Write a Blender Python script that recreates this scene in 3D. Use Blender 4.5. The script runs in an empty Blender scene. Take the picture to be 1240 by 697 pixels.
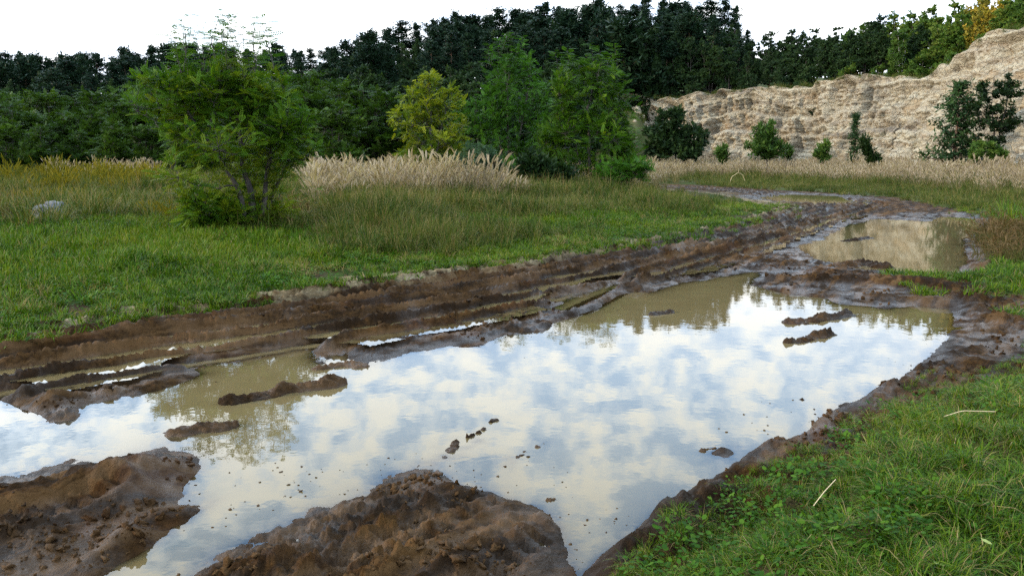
import bpy, bmesh, math, random
import numpy as np
from mathutils import Vector, Matrix
rng = np.random.default_rng(7); random.seed(7)
S = bpy.context.scene
COL = S.collection
R = math.radians
# ------------------------------------------------------------------ camera, sky, sun, exposure
CAM_H, F, CX, CY, YH = 1.65, 1012.0, 620.0, 348.5, 190.0
PITCH = math.atan((CY - YH) / F)
cam = bpy.data.cameras.new('camera'); cam_o = bpy.data.objects.new('camera', cam); COL.objects.link(cam_o)
cam.sensor_width = 36.0; cam.lens = 36.0 * F / 1240.0
cam.clip_start = 0.05; cam.clip_end = 3000
cam_o.location = (0, 0, CAM_H); cam_o.rotation_euler = (math.pi/2 - PITCH, 0, 0)
S.camera = cam_o
SUN_EL, SUN_AZ = R(19), R(-97)          # azimuth measured from +Y (straight ahead), negative = to the left
sd = Vector((math.sin(SUN_AZ)*math.cos(SUN_EL), math.cos(SUN_AZ)*math.cos(SUN_EL), math.sin(SUN_EL)))
sun = bpy.data.lights.new('sun', 'SUN'); sun.energy = 5.0; sun.angle = R(2.0); sun.color = (1.0, .80, .55)
sun_o = bpy.data.objects.new('sun', sun); COL.objects.link(sun_o); sun_o.rotation_euler = sd.to_track_quat('Z', 'Y').to_euler()
S.view_settings.view_transform = 'Standard'; S.view_settings.look = 'None'
S.view_settings.exposure = -0.2; S.view_settings.gamma = 1.0
W = bpy.data.worlds.new('World'); S.world = W; W.use_nodes = True
try: S.cycles.use_denoising = False
except Exception: pass
S.cycles.sample_clamp_direct = 6; S.cycles.sample_clamp_indirect = 3; S.cycles.max_bounces = 8; S.cycles.transparent_max_bounces = 12

class NT:                                   # small node-tree helper
    def __init__(s, t): s.t = t; t.nodes.clear()
    def n(s, typ, ins=None, **kw):
        nd = s.t.nodes.new(typ)
        for k, v in kw.items(): setattr(nd, k, v)
        for k, v in (ins or {}).items():
            if hasattr(v, 'links') or isinstance(v, bpy.types.NodeSocket): s.t.links.new(v, nd.inputs[k])
            else: nd.inputs[k].default_value = v
        return nd
    def math(s, op, a, b=0.0, c=0.0, clamp=False):
        return s.n('ShaderNodeMath', {0: a, 1: b, 2: c}, operation=op, use_clamp=clamp).outputs[0]
    def mix(s, f, a, b, blend='MIX'):
        m = s.n('ShaderNodeMix', {}, data_type='RGBA', blend_type=blend)
        for i, v in ((0, f), (6, a), (7, b)):
            if isinstance(v, bpy.types.NodeSocket): s.t.links.new(v, m.inputs[i])
            else: m.inputs[i].default_value = v if i == 0 else (*v, 1)[:4]
        return m.outputs[2]
    def ramp(s, f, stops, interp='LINEAR'):
        r = s.n('ShaderNodeValToRGB', {0: f}); cr = r.color_ramp; cr.interpolation = interp
        while len(cr.elements) < len(stops): cr.elements.new(.5)
        for e, (p, c) in zip(cr.elements, stops):
            e.position = p; e.color = (c, c, c, 1) if isinstance(c, (int, float)) else (*c, 1)
        return r.outputs[0]
    def noise(s, vec, scale, detail=4, rough=.55, dist=0.0):
        return s.n('ShaderNodeTexNoise', {'Vector': vec, 'Scale': scale, 'Detail': detail, 'Roughness': rough, 'Distortion': dist}).outputs[0]
    def attr(s, name): return s.n('ShaderNodeAttribute', attribute_name=name)
    def sm(s, v, a, b): return s.n('ShaderNodeMapRange', {0: v, 1: a, 2: b, 3: 0.0, 4: 1.0}, interpolation_type='SMOOTHSTEP').outputs[0]

def build_world():
    t = NT(W.node_tree)
    sky = t.n('ShaderNodeTexSky', sky_type='NISHITA', sun_disc=False, sun_elevation=SUN_EL, sun_rotation=SUN_AZ, air_density=1.0, dust_density=1.2, ozone_density=1.5)
    d = t.n('ShaderNodeTexCoord').outputs['Generated']
    xyz = t.n('ShaderNodeSeparateXYZ', {0: d})
    z = t.math('MAXIMUM', xyz.outputs[2], 0.0)
    q = t.math('POWER', t.math('ADD', z, .14), .6)
    cv = t.n('ShaderNodeCombineXYZ', {0: t.math('DIVIDE', xyz.outputs[0], q), 1: t.math('DIVIDE', xyz.outputs[1], q), 2: 3.3}).outputs[0]
    n1 = t.noise(cv, 15.0, 4, .5, .2)
    n2 = t.noise(cv, 34, 4, .55, .3)
    big = t.noise(cv, 2.4, 2, .5)
    v = t.math('ADD', t.math('MULTIPLY', n1, .62), t.math('ADD', t.math('MULTIPLY', n2, .22), t.math('MULTIPLY', big, .16)))
    cover = t.sm(v, .39, .52)
    shade = t.sm(v, .47, .59)
    cc = t.mix(shade, (23, 30, 39), (36, 38, 39))      # thin cloud / thick sunlit cloud (before the 0.1 strength)
    blue = t.mix(.85, sky.outputs[0], (12, 23, 39))
    base = t.mix(cover, blue, cc)
    fwd = t.n('ShaderNodeVectorMath', {0: d, 1: (math.sin(SUN_AZ), math.cos(SUN_AZ), 0.0)}, operation='DOT_PRODUCT').outputs['Value']
    glow = t.math('ADD', 1.0, t.math('MULTIPLY', t.sm(fwd, .0, 1.0), .9))      # clouds are brighter towards the sun
    cc = t.n('ShaderNodeVectorMath', {0: cc, 'Scale': glow}, operation='SCALE').outputs[0]
    base = t.mix(cover, blue, cc)
    hz = t.math('SUBTRACT', 1.0, t.sm(z, .10, .30), clamp=True)
    col = t.mix(t.math('MULTIPLY', hz, .75), base, (23, 23, 23))
    bg = t.n('ShaderNodeBackground', {0: col, 1: 0.1})
    t.n('ShaderNodeOutputWorld', {0: bg.outputs[0]})
build_world()

# ------------------------------------------------------------------ helpers
def tag(o, label=None, cat=None, group=None, kind=None):
    if label: o['label'] = label
    if cat: o['category'] = cat
    if group: o['group'] = group
    if kind: o['kind'] = kind
    return o
def mesh(name, V, faces, mat=None, smooth=False, attrs=None):
    """faces: list of int arrays (n,k). attrs: {name: per-vertex float array}"""
    me = bpy.data.meshes.new(name); V = np.asarray(V, np.float32)
    faces = [np.asarray(f, np.int32) for f in faces if len(f)]
    me.vertices.add(len(V)); me.vertices.foreach_set('co', V.ravel())
    nl = sum(f.size for f in faces); nf = sum(len(f) for f in faces)
    me.loops.add(nl); me.polygons.add(nf)
    me.loops.foreach_set('vertex_index', np.concatenate([f.ravel() for f in faces]))
    tot = np.concatenate([np.full(len(f), f.shape[1], np.int32) for f in faces])
    me.polygons.foreach_set('loop_start', np.concatenate([[0], np.cumsum(tot)[:-1]]).astype(np.int32))
    me.polygons.foreach_set('loop_total', tot)
    if smooth: me.polygons.foreach_set('use_smooth', np.ones(nf, bool))
    for k, a in (attrs or {}).items():
        at = me.attributes.new(k, 'FLOAT', 'POINT'); at.data.foreach_set('value', np.asarray(a, np.float32))
    me.update(calc_edges=True)
    if mat: me.materials.append(mat)
    return me
def obj(name, me, parent=None, loc=(0,0,0), rz=0.0, sc=1.0):
    o = bpy.data.objects.new(name, me); COL.objects.link(o); o.location = loc; o.rotation_euler = (0,0,rz)
    o.scale = (sc, sc, sc) if not hasattr(sc, '__len__') else sc
    if parent: o.parent = parent
    return o
def thing(name, label, cat, loc=(0,0,0), rz=0.0, sc=1.0, group=None):
    o = obj(name, None, None, loc, rz, sc); o.empty_display_size = .2
    return tag(o, label, cat, group)
def copy_thing(src, loc, rz, sc, label, group=None):
    c = src.copy(); COL.objects.link(c); c.location = loc; c.rotation_euler = (0,0,rz); c.scale = sc if hasattr(sc,'__len__') else (sc,sc,sc)
    c['label'] = label
    if group: c['group'] = group
    for ch in src.children:
        d = ch.copy(); COL.objects.link(d); d.parent = c
    return c

# numpy value noise
def _h(ix, iy, iz, seed):
    with np.errstate(over='ignore'):
        h = ix.astype(np.uint32)*np.uint32(374761393) + iy.astype(np.uint32)*np.uint32(668265263) + iz.astype(np.uint32)*np.uint32(2246822519) + np.uint32((seed*3266489917) & 0xffffffff)
        h = (h ^ (h >> np.uint32(13)))*np.uint32(1274126177); h = (h ^ (h >> np.uint32(16)))*np.uint32(2654435761); h ^= h >> np.uint32(15)
    return h.astype(np.float32)/np.float32(4294967295.0)*2 - 1
def vnoise(x, y, z=None, seed=0):
    x = np.asarray(x, np.float64); y = np.asarray(y, np.float64)
    x0 = np.floor(x); y0 = np.floor(y); fx = x-x0; fy = y-y0
    ix = x0.astype(np.int64); iy = y0.astype(np.int64)
    u = fx*fx*fx*(fx*(fx*6-15)+10); v = fy*fy*fy*(fy*(fy*6-15)+10)
    def lay(iz):
        a = _h(ix,iy,iz,seed); b = _h(ix+1,iy,iz,seed); c = _h(ix,iy+1,iz,seed); d = _h(ix+1,iy+1,iz,seed)
        return (a*(1-u)+b*u)*(1-v)+(c*(1-u)+d*u)*v
    if z is None: return lay(np.zeros_like(ix))
    z = np.asarray(z, np.float64); z0 = np.floor(z); fz = z-z0; w = fz*fz*(3-2*fz); iz = z0.astype(np.int64)
    return lay(iz)*(1-w)+lay(iz+1)*w
def fbm(x, y, z=None, oct=4, gain=.5, seed=0):
    s = 0; a = 1.0; t = 0; f = 1.0
    for i in range(oct):
        s = s + a*vnoise(x*f+i*17.3, y*f-i*9.1, None if z is None else z*f, seed+i); t += a; a *= gain; f *= 2.03
    return s/t
def sstep(a, b, x):
    t = np.clip((x-a)/(b-a), 0, 1); return t*t*(3-2*t)
cp, sp = math.cos(PITCH), math.sin(PITCH)
def ray(u, v):
    a = (u-CX)/F; b = (CY-v)/F
    return np.array([a, cp+b*sp, -sp+b*cp])
def gp(u, v, z=0.0):                        # where the sight line through a photo point meets height z
    d = ray(u, v); t = (z-CAM_H)/d[2]; return np.array([d[0]*t, d[1]*t])
def at_y(u, v, Y):                          # ... and where it meets distance Y
    d = ray(u, v); t = Y/d[1]; return np.array([d[0]*t, Y, CAM_H + d[2]*t])
def gpoly(pts, z=0.0): return np.array([gp(u, v, z) for u, v in pts])
def seg_dist(X, Y, poly, closed=False):
    n = len(poly); D = np.full(X.shape, 1e9)
    for i in range(n if closed else n-1):
        ax, ay = poly[i]; bx, by = poly[(i+1) % n]; dx, dy = bx-ax, by-ay
        t = np.clip(((X-ax)*dx+(Y-ay)*dy)/(dx*dx+dy*dy+1e-12), 0, 1)
        D = np.minimum(D, (X-ax-t*dx)**2+(Y-ay-t*dy)**2)
    return np.sqrt(D)
def inside(X, Y, poly):
    n = len(poly); c = np.zeros(X.shape, bool)
    for i in range(n):
        ax, ay = poly[i]; bx, by = poly[(i+1) % n]
        if ay == by: continue
        c ^= ((ay > Y) != (by > Y)) & (X < (bx-ax)*(Y-ay)/(by-ay)+ax)
    return c
def sdf(X, Y, poly):
    d = seg_dist(X, Y, poly, True); return np.where(inside(X, Y, poly), -d, d)

# ------------------------------------------------------------------ terrain
MAIN = gpoly([(1150,374),(1160,390),(1150,406),(1128,426),(1110,446),(1085,466),(1060,480),(1020,492),(1005,507),(990,522),(965,538),(930,549),
 (905,564),(890,576),(868,590),(845,602),(820,610),(790,632),(765,656),(735,680),(700,712),(690,690),(680,660),(668,640),(660,622),(648,612),(620,606),(590,594),(560,588),
 (542,579),(522,568),(500,568),(478,574),(452,590),(430,603),(400,612),(375,620),(345,636),(320,646),(290,664),(265,676),(245,690),(225,705),(200,735),(40,735),
 (60,700),(85,680),(115,662),(150,640),(175,616),(205,596),(228,572),(242,554),(225,547),(195,543),(160,548),(120,558),(85,556),(60,564),(30,574),(0,576),(-80,600),(-120,560),(-100,480),(0,481),
 (17,489),(43,497),(64,511),(80,513),(88,502),(102,489),(140,481),(170,477),(200,468),(226,460),(243,453),(236,446),(255,440),(290,438),(324,430),(362,423),(379,423),
 (378,433),(388,440),(400,430),(420,430),(443,441),(464,438),(498,426),(519,424),(545,418),(558,421),(583,421),(604,407),(630,404),(655,402),
 (668,389),(702,380),(732,365),(763,352),(785,354),(820,343),(854,338),(889,332),(923,329),(912,345),(934,350),(965,357),(999,360),(1013,367),(1044,370),(1075,374),(1109,370)])
FAR = gpoly([(968,299),(992,290),(1013,280),(1033,271),(1061,265),(1095,266),(1126,269),(1136,262),(1164,263),(1185,266),(1195,275),(1185,281),(1171,288),(1168,298),(1175,318),
 (1164,330),(1130,333),(1095,331),(1068,328),(1027,325),(1006,318),(985,313)])
BEND = gpoly([(915,239),(958,235),(1013,237),(1035,244),(1013,248),(971,245),(937,243)])
STRIP = gpoly([(-60,476),(-60,466),(0,456),(43,447),(80,440),(112,433),(104,440),(55,455),(0,466)])
POOL = gpoly([(668,374),(690,362),(722,349),(748,341),(738,354),(712,367),(690,377)])
RUTW = gpoly([(942,300),(975,284),(1004,268),(1010,271),(985,290),(958,302)])
PUDDLES = [MAIN, FAR, BEND, POOL]
MUD = gpoly([(-300,455),(0,414),(120,393),(300,367),(450,343),(600,323),(720,307),(830,288),(900,272),(942,258),(925,249),(890,241),(840,234),(700,226),(700,221),(850,226),(920,231),(1000,235),(1080,241),
 (1150,254),(1200,262),(1222,285),(1222,312),(1190,326),(1150,336),(1168,350),(1205,365),(1260,372),(1300,400),(1260,444),(1190,458),(1120,480),(1062,508),(1015,555),(960,588),(905,606),(870,640),(820,680),(770,730),(700,860),(300,1400),(-400,1400),(-900,900),(-900,560)])
SPINE = gpoly([(-500,520),(-200,468),(0,436),(150,414),(300,397),(430,377),(560,356),(690,332),(800,307),(890,284),(970,262),(1025,249),(1000,242),(930,236),(860,230),(760,225)])
CLIFF_U = np.array([560,700,765,820,870,923,975,1026,1068,1116,1150,1192,1240,1330,1480,1700.])
CLIFF_Y = np.array([118,104,98,94,91,87,83,78,75,71,68,64,60,53,44,34.])
CLIFF_TOP = np.array([130,122,117,119,112,108,103,94,92,95,77,48,28,-20,-80,-160.])
CLP = np.array([at_y(u, v, y) for u, v, y in zip(CLIFF_U, CLIFF_TOP, CLIFF_Y)])        # lip of the cliff
def resample(P, n):
    s = np.concatenate([[0], np.cumsum(np.linalg.norm(np.diff(P[:, :2], axis=0), axis=1))]); t = np.linspace(0, s[-1], n)
    return np.stack([np.interp(t, s, P[:, k]) for k in range(P.shape[1])], 1)
LIP = resample(CLP, 60)
PLAT = np.concatenate([LIP[:, :2], np.array([[400, 20], [600, 400], [300, 700], [-100, 700], [-10, 250]])])
# (line in photo points, height, half width)
MOUNDS = [
 ([(-260,650),(-80,630),(0,622),(70,606),(130,596),(195,578)], .095, .20),
 ([(-200,700),(0,660),(90,640),(150,612)], .06, .3),
 ([(480,598),(520,590),(545,596)], .02, .10), ([(300,700),(400,655),(480,625),(560,620),(640,640)], .02, .16), ([(330,760),(480,700),(600,660)], .02, .2), ([(330,695),(420,645),(500,606),(548,596)], .045, .05), ([(420,705),(505,655),(596,612)], .045, .05), ([(560,705),(622,660),(655,636)], .045, .045),
 ([(1180,425),(1140,440),(1105,465),(1060,488),(1018,508),(985,538),(925,563),(880,592),(840,622),(790,655),(740,705)], .06, .10),
 ([(1020,560),(940,590),(900,610)], .06, .2), ([(1240,520),(1100,600),(950,720)], .12, .7),
 ([(655,396),(690,384),(732,366),(764,352),(800,333),(860,310),(930,292),(990,272)], .075, .09),
 ([(905,350),(960,352),(1020,362),(1100,366),(1170,372),(1240,400)], .06, .2), ([(940,340),(1040,345),(1140,350),(1190,372)], .07, .22),
 ([(-120,498),(-20,484),(60,487),(110,482),(180,470),(235,455)], .05, .11), ([(60,490),(80,502)], .06, .09),
 ([(240,436),(330,424),(380,416),(460,420),(540,410),(620,398)], .032, .07), ([(380,440),(410,443),(440,446)], .05, .07),
 ([(-40,444),(0,437),(100,420),(230,408)], .045, .06),
 ([(1185,268),(1225,300),(1190,328)], .12, .35), ([(1250,455),(1180,450),(1130,460)], .08, .2),
]
MOUNDS = [(gpoly(p), h, w) for p, h, w in MOUNDS]
SHOALS = [gpoly(p) for p in ([(270,488),(345,476),(415,464)], [(205,525),(280,515)], [(950,392),(1028,382)], [(952,415),(1004,403)], [(543,548),(552,534)], [(568,530),(598,508)], [(618,558),(660,534)], [(180,640),(240,610)], [(100,690),(160,660)], [(848,547),(868,542)])]
TREADS = [gpoly(p) for p in ([(300,800),(420,697),(590,612)], [(480,800),(560,720),(650,650)], [(-200,720),(0,650),(120,610)])]
def hill(X, Y):
    u = CX + F*X/np.maximum(Y, 1.0)/1.0
    top = np.interp(u, [-400,0,250,430,560,700,770,815,1300], [2.,2.,3.5,6.,7.5,8.,7.5,0.,0.])
    h = top*sstep(60, 108, Y + 6*vnoise(X*.03, Y*.03, seed=5)) + sstep(110, 135, Y)*4.5 + sstep(110, 400, Y)*6
    return h*sstep(-10, 20, Y)
def terrain(X, Y, full=False):
    X = np.asarray(X, float); Y = np.asarray(Y, float); r = np.hypot(X, Y)
    k = np.clip(r/8, .5, 3)
    wx = X + .06*fbm(X*3.1, Y*3.1, oct=5, gain=.68, seed=11)*k; wy = Y + .09*fbm(X*3.1, Y*3.1, oct=5, gain=.68, seed=12)*k
    near = r < 75
    sw = np.full(X.shape, 50.0); smud = np.full(X.shape, 50.0)
    x, y = wx[near], wy[near]
    s_ = np.full(x.shape, 50.0)
    for p in PUDDLES: s_ = np.minimum(s_, sdf(x, y, p))
    sw[near] = s_
    kk = np.clip(r[near]/8, .4, 2.5)
    gx = x + .22*kk*fbm(x*1.3, y*1.3, oct=4, gain=.6, seed=21); gy = y + .3*kk*fbm(x*1.3, y*1.3, oct=4, gain=.6, seed=22)
    smud[near] = sdf(gx, gy, MUD)
    swp = np.maximum(sw, 0); swn = np.minimum(sw, 0)
    h = np.where(sw < 0, -.13*(1-np.exp(swn/.38)), .030*(1-np.exp(-swp/.28)) + .045*sstep(.1, 1.4, sw))
    mudw = 1 - sstep(-.05, .35, smud)                      # 1 on mud
    # ruts along the track
    d = np.full(X.shape, 50.0); side = np.zeros(X.shape)
    d[near] = seg_dist(x, y, SPINE)
    xs = X[near]
    left = np.zeros(x.shape); al = np.zeros(x.shape); acc = 0.0
    best = np.full(x.shape, 1e9)
    for i in range(len(SPINE)-1):
        a, b = SPINE[i], SPINE[i+1]; e = b-a; t = np.clip(((x-a[0])*e[0]+(y-a[1])*e[1])/(e@e), 0, 1)
        q = (x-a[0]-t*e[0])**2+(y-a[1]-t*e[1])**2; c = e[0]*(y-a[1])-e[1]*(x-a[0])
        m = q < best; best = np.where(m, q, best); al = np.where(m, acc+t*np.linalg.norm(e), al); acc += np.linalg.norm(e); left = np.where(m, np.sign(c), left)
    lat = np.zeros(X.shape); lat[near] = left*d[near]
    lw = lat + .07*fbm(X*.7, Y*.9, oct=3, seed=31)
    rut = np.zeros(X.shape)
    for c, a, w in ((-1.35,.05,.045),(-1.15,-.05,.09),(-.92,.05,.045),(-.72,-.035,.08),(-.5,.05,.045),(-.3,-.05,.09),(-.08,.055,.045),(.12,-.04,.08),(.32,.05,.045),(.5,-.045,.09),(.72,.05,.045),(.92,-.03,.1),(1.15,.035,.07)):
        rut = rut + a*np.exp(-((lw-c)/w)**2)
    rut = 1.9*rut*(.85+.4*fbm(X*1.1, Y*1.1, oct=3, seed=33))*sstep(2.0, 1.2, np.abs(lat))
    lug = np.zeros(X.shape); la = lw[near]
    for c in (-1.15, -.3, .12, .92): lug[near] += .016*np.sign(np.sin(6.283*(al/.15+1.6*np.abs(la-c))))*np.exp(-((la-c)/.085)**4)
    rut = rut + lug*sstep(.1, -.25, fbm(X*.5, Y*.5, oct=2, seed=35))*sstep(30, 14, r)
    for p in TREADS:                                        # tyre prints on the front banks
        dd = np.full(X.shape, 9.0); dd[near] = seg_dist(x, y, p); e = p[-1]-p[0]; e = e/np.linalg.norm(e); a_ = X*e[0]+Y*e[1]
        rut = rut + (.014*np.sign(np.sin(6.283*(a_/.11+1.5*dd)))-.022)*np.exp(-(dd/.10)**4) + .028*np.exp(-((dd-.145)/.04)**2)
    landw = sstep(-.02, .12, sw)
    h = h + rut*landw*np.maximum(mudw, 0)
    for p, hh, w in MOUNDS:
        dd = np.full(X.shape, 9.0); dd[near] = seg_dist(x, y, p)
        h = h + hh*np.exp(-(dd/w)**2)*(.7+.8*fbm(X*4.2, Y*4.2, oct=3, gain=.5, seed=41))*sstep(-.10, .06, sw)
    for p in SHOALS:
        dd = np.full(X.shape, 9.0); dd[near] = seg_dist(x, y, p); h = h + .095*np.exp(-(dd/.17)**2)*(.6+.6*fbm(X*6, Y*6, oct=3, seed=43))*sstep(.05, -.1, sw)
    # cloddy mud relief
    f1 = fbm(X*5, Y*5, oct=5, gain=.62, seed=51); bil = 3*np.abs(fbm(X*7.5, Y*7.5, oct=3, gain=.5, seed=53))-.7; f2 = 2.6*np.abs(fbm(X*20, Y*20, oct=3, gain=.6, seed=55))-.5
    f3 = fbm(X*62, Y*62, oct=2, gain=.6, seed=57)*sstep(12, 5, r)
    rel = ((.030*f1 + .024*bil)*(1-.78*np.exp(-(lat/1.5)**4)) + .020*f2 + .009*f3)*np.clip(1.6-r/30, .3, 1)
    sh = sstep(-.16, .30, sw); rel = rel*(1-.62*sstep(-.02, .22, fbm(X*1.1, Y*1.1, oct=3, seed=59)))      # smeared smooth patches between crumbly ones
    h = h + rel*mudw*(.06+.94*sh)
    # meadow
    gr = 1-mudw
    h = h + gr*(.05*sstep(.0, .8, smud) + .14*sstep(.5, 7, smud) + .11*fbm(X*.8, Y*.8, oct=4, seed=61)*sstep(0, 2, smud) + .012*f1)
    h = h + sstep(8, 30, r)*sstep(2, 12, smud)*.16*fbm(X*.12, Y*.12, oct=3, seed=63)
    if r.max() > 40:
        far = (r > 40)
        hh = np.zeros(X.shape)
        ip = np.zeros(X.shape, bool); ip[far] = inside(X[far], Y[far], PLAT)
        if ip.any():
            px_, py_ = X[ip], Y[ip]; bestd = np.full(px_.shape, 1e18); zz = np.zeros(px_.shape)
            for q in LIP:
                dd = (px_-q[0])**2+(py_-q[1])**2; m = dd < bestd; bestd = np.where(m, dd, bestd); zz = np.where(m, q[2], zz)
            hh[ip] = zz*sstep(1.2, 4.2, np.sqrt(bestd)) + 0.13*np.minimum(np.maximum(np.sqrt(bestd)-4, 0), 40) - .35*sstep(1.2, 4.2, np.sqrt(bestd))
        hl = hill(X, Y)
        h = h + np.where(ip, hh, np.minimum(hl, 30)*sstep(40, 55, r))
    if full: return h, sw, smud, mudw, lat
    return h

def ground_grid():
    th_f = np.linspace(R(-37), R(37), 580)
    th = np.concatenate([np.linspace(R(-180), R(-38), 46), th_f, np.linspace(R(38), R(180), 46)[:-1]])
    rr = np.concatenate([np.geomspace(.06, 2.5, 26)[:-1], np.geomspace(2.5, 14, 350)[:-1], np.geomspace(14, 140, 230)[:-1], np.geomspace(140, 900, 30)])
    T, RR = np.meshgrid(th, rr); return T, RR
T, RR = ground_grid(); NR, NC = T.shape
GX, GY = RR*np.sin(T), RR*np.cos(T)
GH, GSW, GSM, GMW, GLAT = [a.reshape(NR, NC) for a in terrain(GX.ravel(), GY.ravel(), True)]

# ------------------------------------------------------------------ materials of the ground
def new_mat(name):
    m = bpy.data.materials.new(name); m.use_nodes = True; return m, NT(m.node_tree)
def out(t, sh, disp=None): 
    o = t.n('ShaderNodeOutputMaterial', {0: sh})
def mud_material():
    m, t = new_mat('wet_mud')
    co = t.n('ShaderNodeNewGeometry').outputs['Position']
    wet = t.attr('wet').outputs['Fac']; dry = t.attr('dry').outputs['Fac']
    n1 = t.noise(co, 3.0, 6, .6); n2 = t.noise(co, 22, 5, .65); n3 = t.noise(co, 90, 4, .6); n4 = t.noise(co, .9, 4, .6)
    c = t.mix(t.sm(n2, .35, .68), (0.0187, 0.0089, 0.0028), (0.0560, 0.0271, 0.0080))
    c = t.mix(t.sm(n1, .42, .68), c, (0.0660, 0.0324, 0.0098))
    c = t.mix(t.math('MULTIPLY', t.sm(n4, .5, .66), .4), c, (0.0574, 0.0205, 0.0071))
    sx = t.n('ShaderNodeSeparateXYZ', {0: co})
    st = t.noise(t.n('ShaderNodeCombineXYZ', {0: t.math('MULTIPLY', t.attr('lat').outputs['Fac'], 5.5), 1: t.math('MULTIPLY', sx.outputs[0], .5), 2: t.math('MULTIPLY', sx.outputs[1], .4)}).outputs[0], 1.0, 4, .6)
    c = t.mix(t.math('MULTIPLY', t.sm(st, .48, .58), .9), c, (0.0144, 0.0076, 0.0034))
    c = t.mix(t.math('MULTIPLY', t.sm(st, .47, .38), .8), c, (0.0898, 0.0476, 0.0186))
    sand = t.mix(t.sm(n2, .3, .7), (0.1220, 0.0893, 0.0465), (0.2441, 0.1918, 0.1071))
    c = t.mix(t.math('MULTIPLY', dry, t.sm(n1, .40, .60)), c, sand)
    c = t.mix(t.math('MULTIPLY', wet, .45), c, (0.0121, 0.0072, 0.0030))
    wn = t.math('MULTIPLY', wet, t.sm(n1, .30, .62))
    wn = t.math('ADD', wn, t.math('MULTIPLY', t.sm(t.noise(co, 1.6, 4, .6), .54, .68), .45), clamp=True)
    rough = t.n('ShaderNodeMapRange', {0: wn, 1: 0.0, 2: 1.0, 3: .82, 4: .24}).outputs[0]
    hgt = t.math('ADD', t.math('MULTIPLY', n2, .6), t.math('MULTIPLY', n3, .35))
    bs = t.n('ShaderNodeMapRange', {0: wn, 1: 0., 2: 1., 3: .95, 4: .45}).outputs[0]
    b = t.n('ShaderNodeBump', {'Height': hgt, 'Distance': .06, 'Strength': bs})
    p = t.n('ShaderNodeBsdfPrincipled', {'Base Color': c, 'Roughness': rough, 'Normal': b.outputs[0], 'IOR': 1.33, 'Specular IOR Level': t.n('ShaderNodeMapRange', {0: wn, 1: 0., 2: 1., 3: .05, 4: .32}).outputs[0]})
    out(t, p.outputs[0]); return m
def meadow_material():
    m, t = new_mat('meadow_soil')
    co = t.n('ShaderNodeNewGeometry').outputs['Position']
    n1 = t.noise(co, 1.2, 5, .6); n2 = t.noise(co, 12, 5, .6); n3 = t.noise(co, .08, 3, .5)
    c = t.mix(t.sm(n2, .35, .65), (.018, .026, .006), (.032, .050, .009))
    c = t.mix(t.sm(n1, .44, .62), c, (.040, .026, .013))
    c = t.mix(t.math('MULTIPLY', t.sm(n3, .45, .6), .5), c, (.07, .075, .03))
    b = t.n('ShaderNodeBump', {'Height': n2, 'Distance': .03, 'Strength': .8})
    p = t.n('ShaderNodeBsdfPrincipled', {'Base Color': c, 'Roughness': .95, 'Normal': b.outputs[0], 'Specular IOR Level': .04})
    out(t, p.outputs[0]); return m
def water_material():
    m, t = new_mat('puddle_water')
    co = t.n('ShaderNodeNewGeometry').outputs['Position']
    dep = t.attr('depth').outputs['Fac']
    a = t.math('SUBTRACT', 1.0, t.math('POWER', 2.718, t.math('MULTIPLY', dep, -34.0)), clamp=True)
    n = t.noise(co, 2.0, 4, .6)
    body = t.mix(n, (.080, .058, .023), (.125, .093, .042))
    dif = t.n('ShaderNodeBsdfDiffuse', {'Color': body})
    tr = t.n('ShaderNodeBsdfTransparent', {'Color': (.86, .78, .6, 1)})
    inner = t.n('ShaderNodeMixShader', {0: a, 1: tr.outputs[0], 2: dif.outputs[0]})
    rip = t.math('ADD', t.noise(co, 5, 3, .5), t.math('MULTIPLY', t.noise(co, 24, 2, .5), .12))
    b = t.n('ShaderNodeBump', {'Height': rip, 'Distance': .0016, 'Strength': .35})
    scum = t.math('MULTIPLY', t.sm(t.noise(co, 7, 8, .7), .60, .72), t.sm(t.noise(co, .8, 3, .5), .45, .6))
    gl = t.n('ShaderNodeBsdfGlossy', {'Color': (1, 1, 1, 1), 'Roughness': t.math('ADD', .012, t.math('MULTIPLY', scum, .10)), 'Normal': b.outputs[0]})
    fr = t.n('ShaderNodeFresnel', {'IOR': 1.33, 'Normal': b.outputs[0]})
    s = t.n('ShaderNodeMixShader', {0: fr.outputs[0], 1: inner.outputs[0], 2: gl.outputs[0]})
    out(t, s.outputs[0]); return m
M_MUD, M_MEADOW, M_WATER = mud_material(), meadow_material(), water_material()

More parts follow.
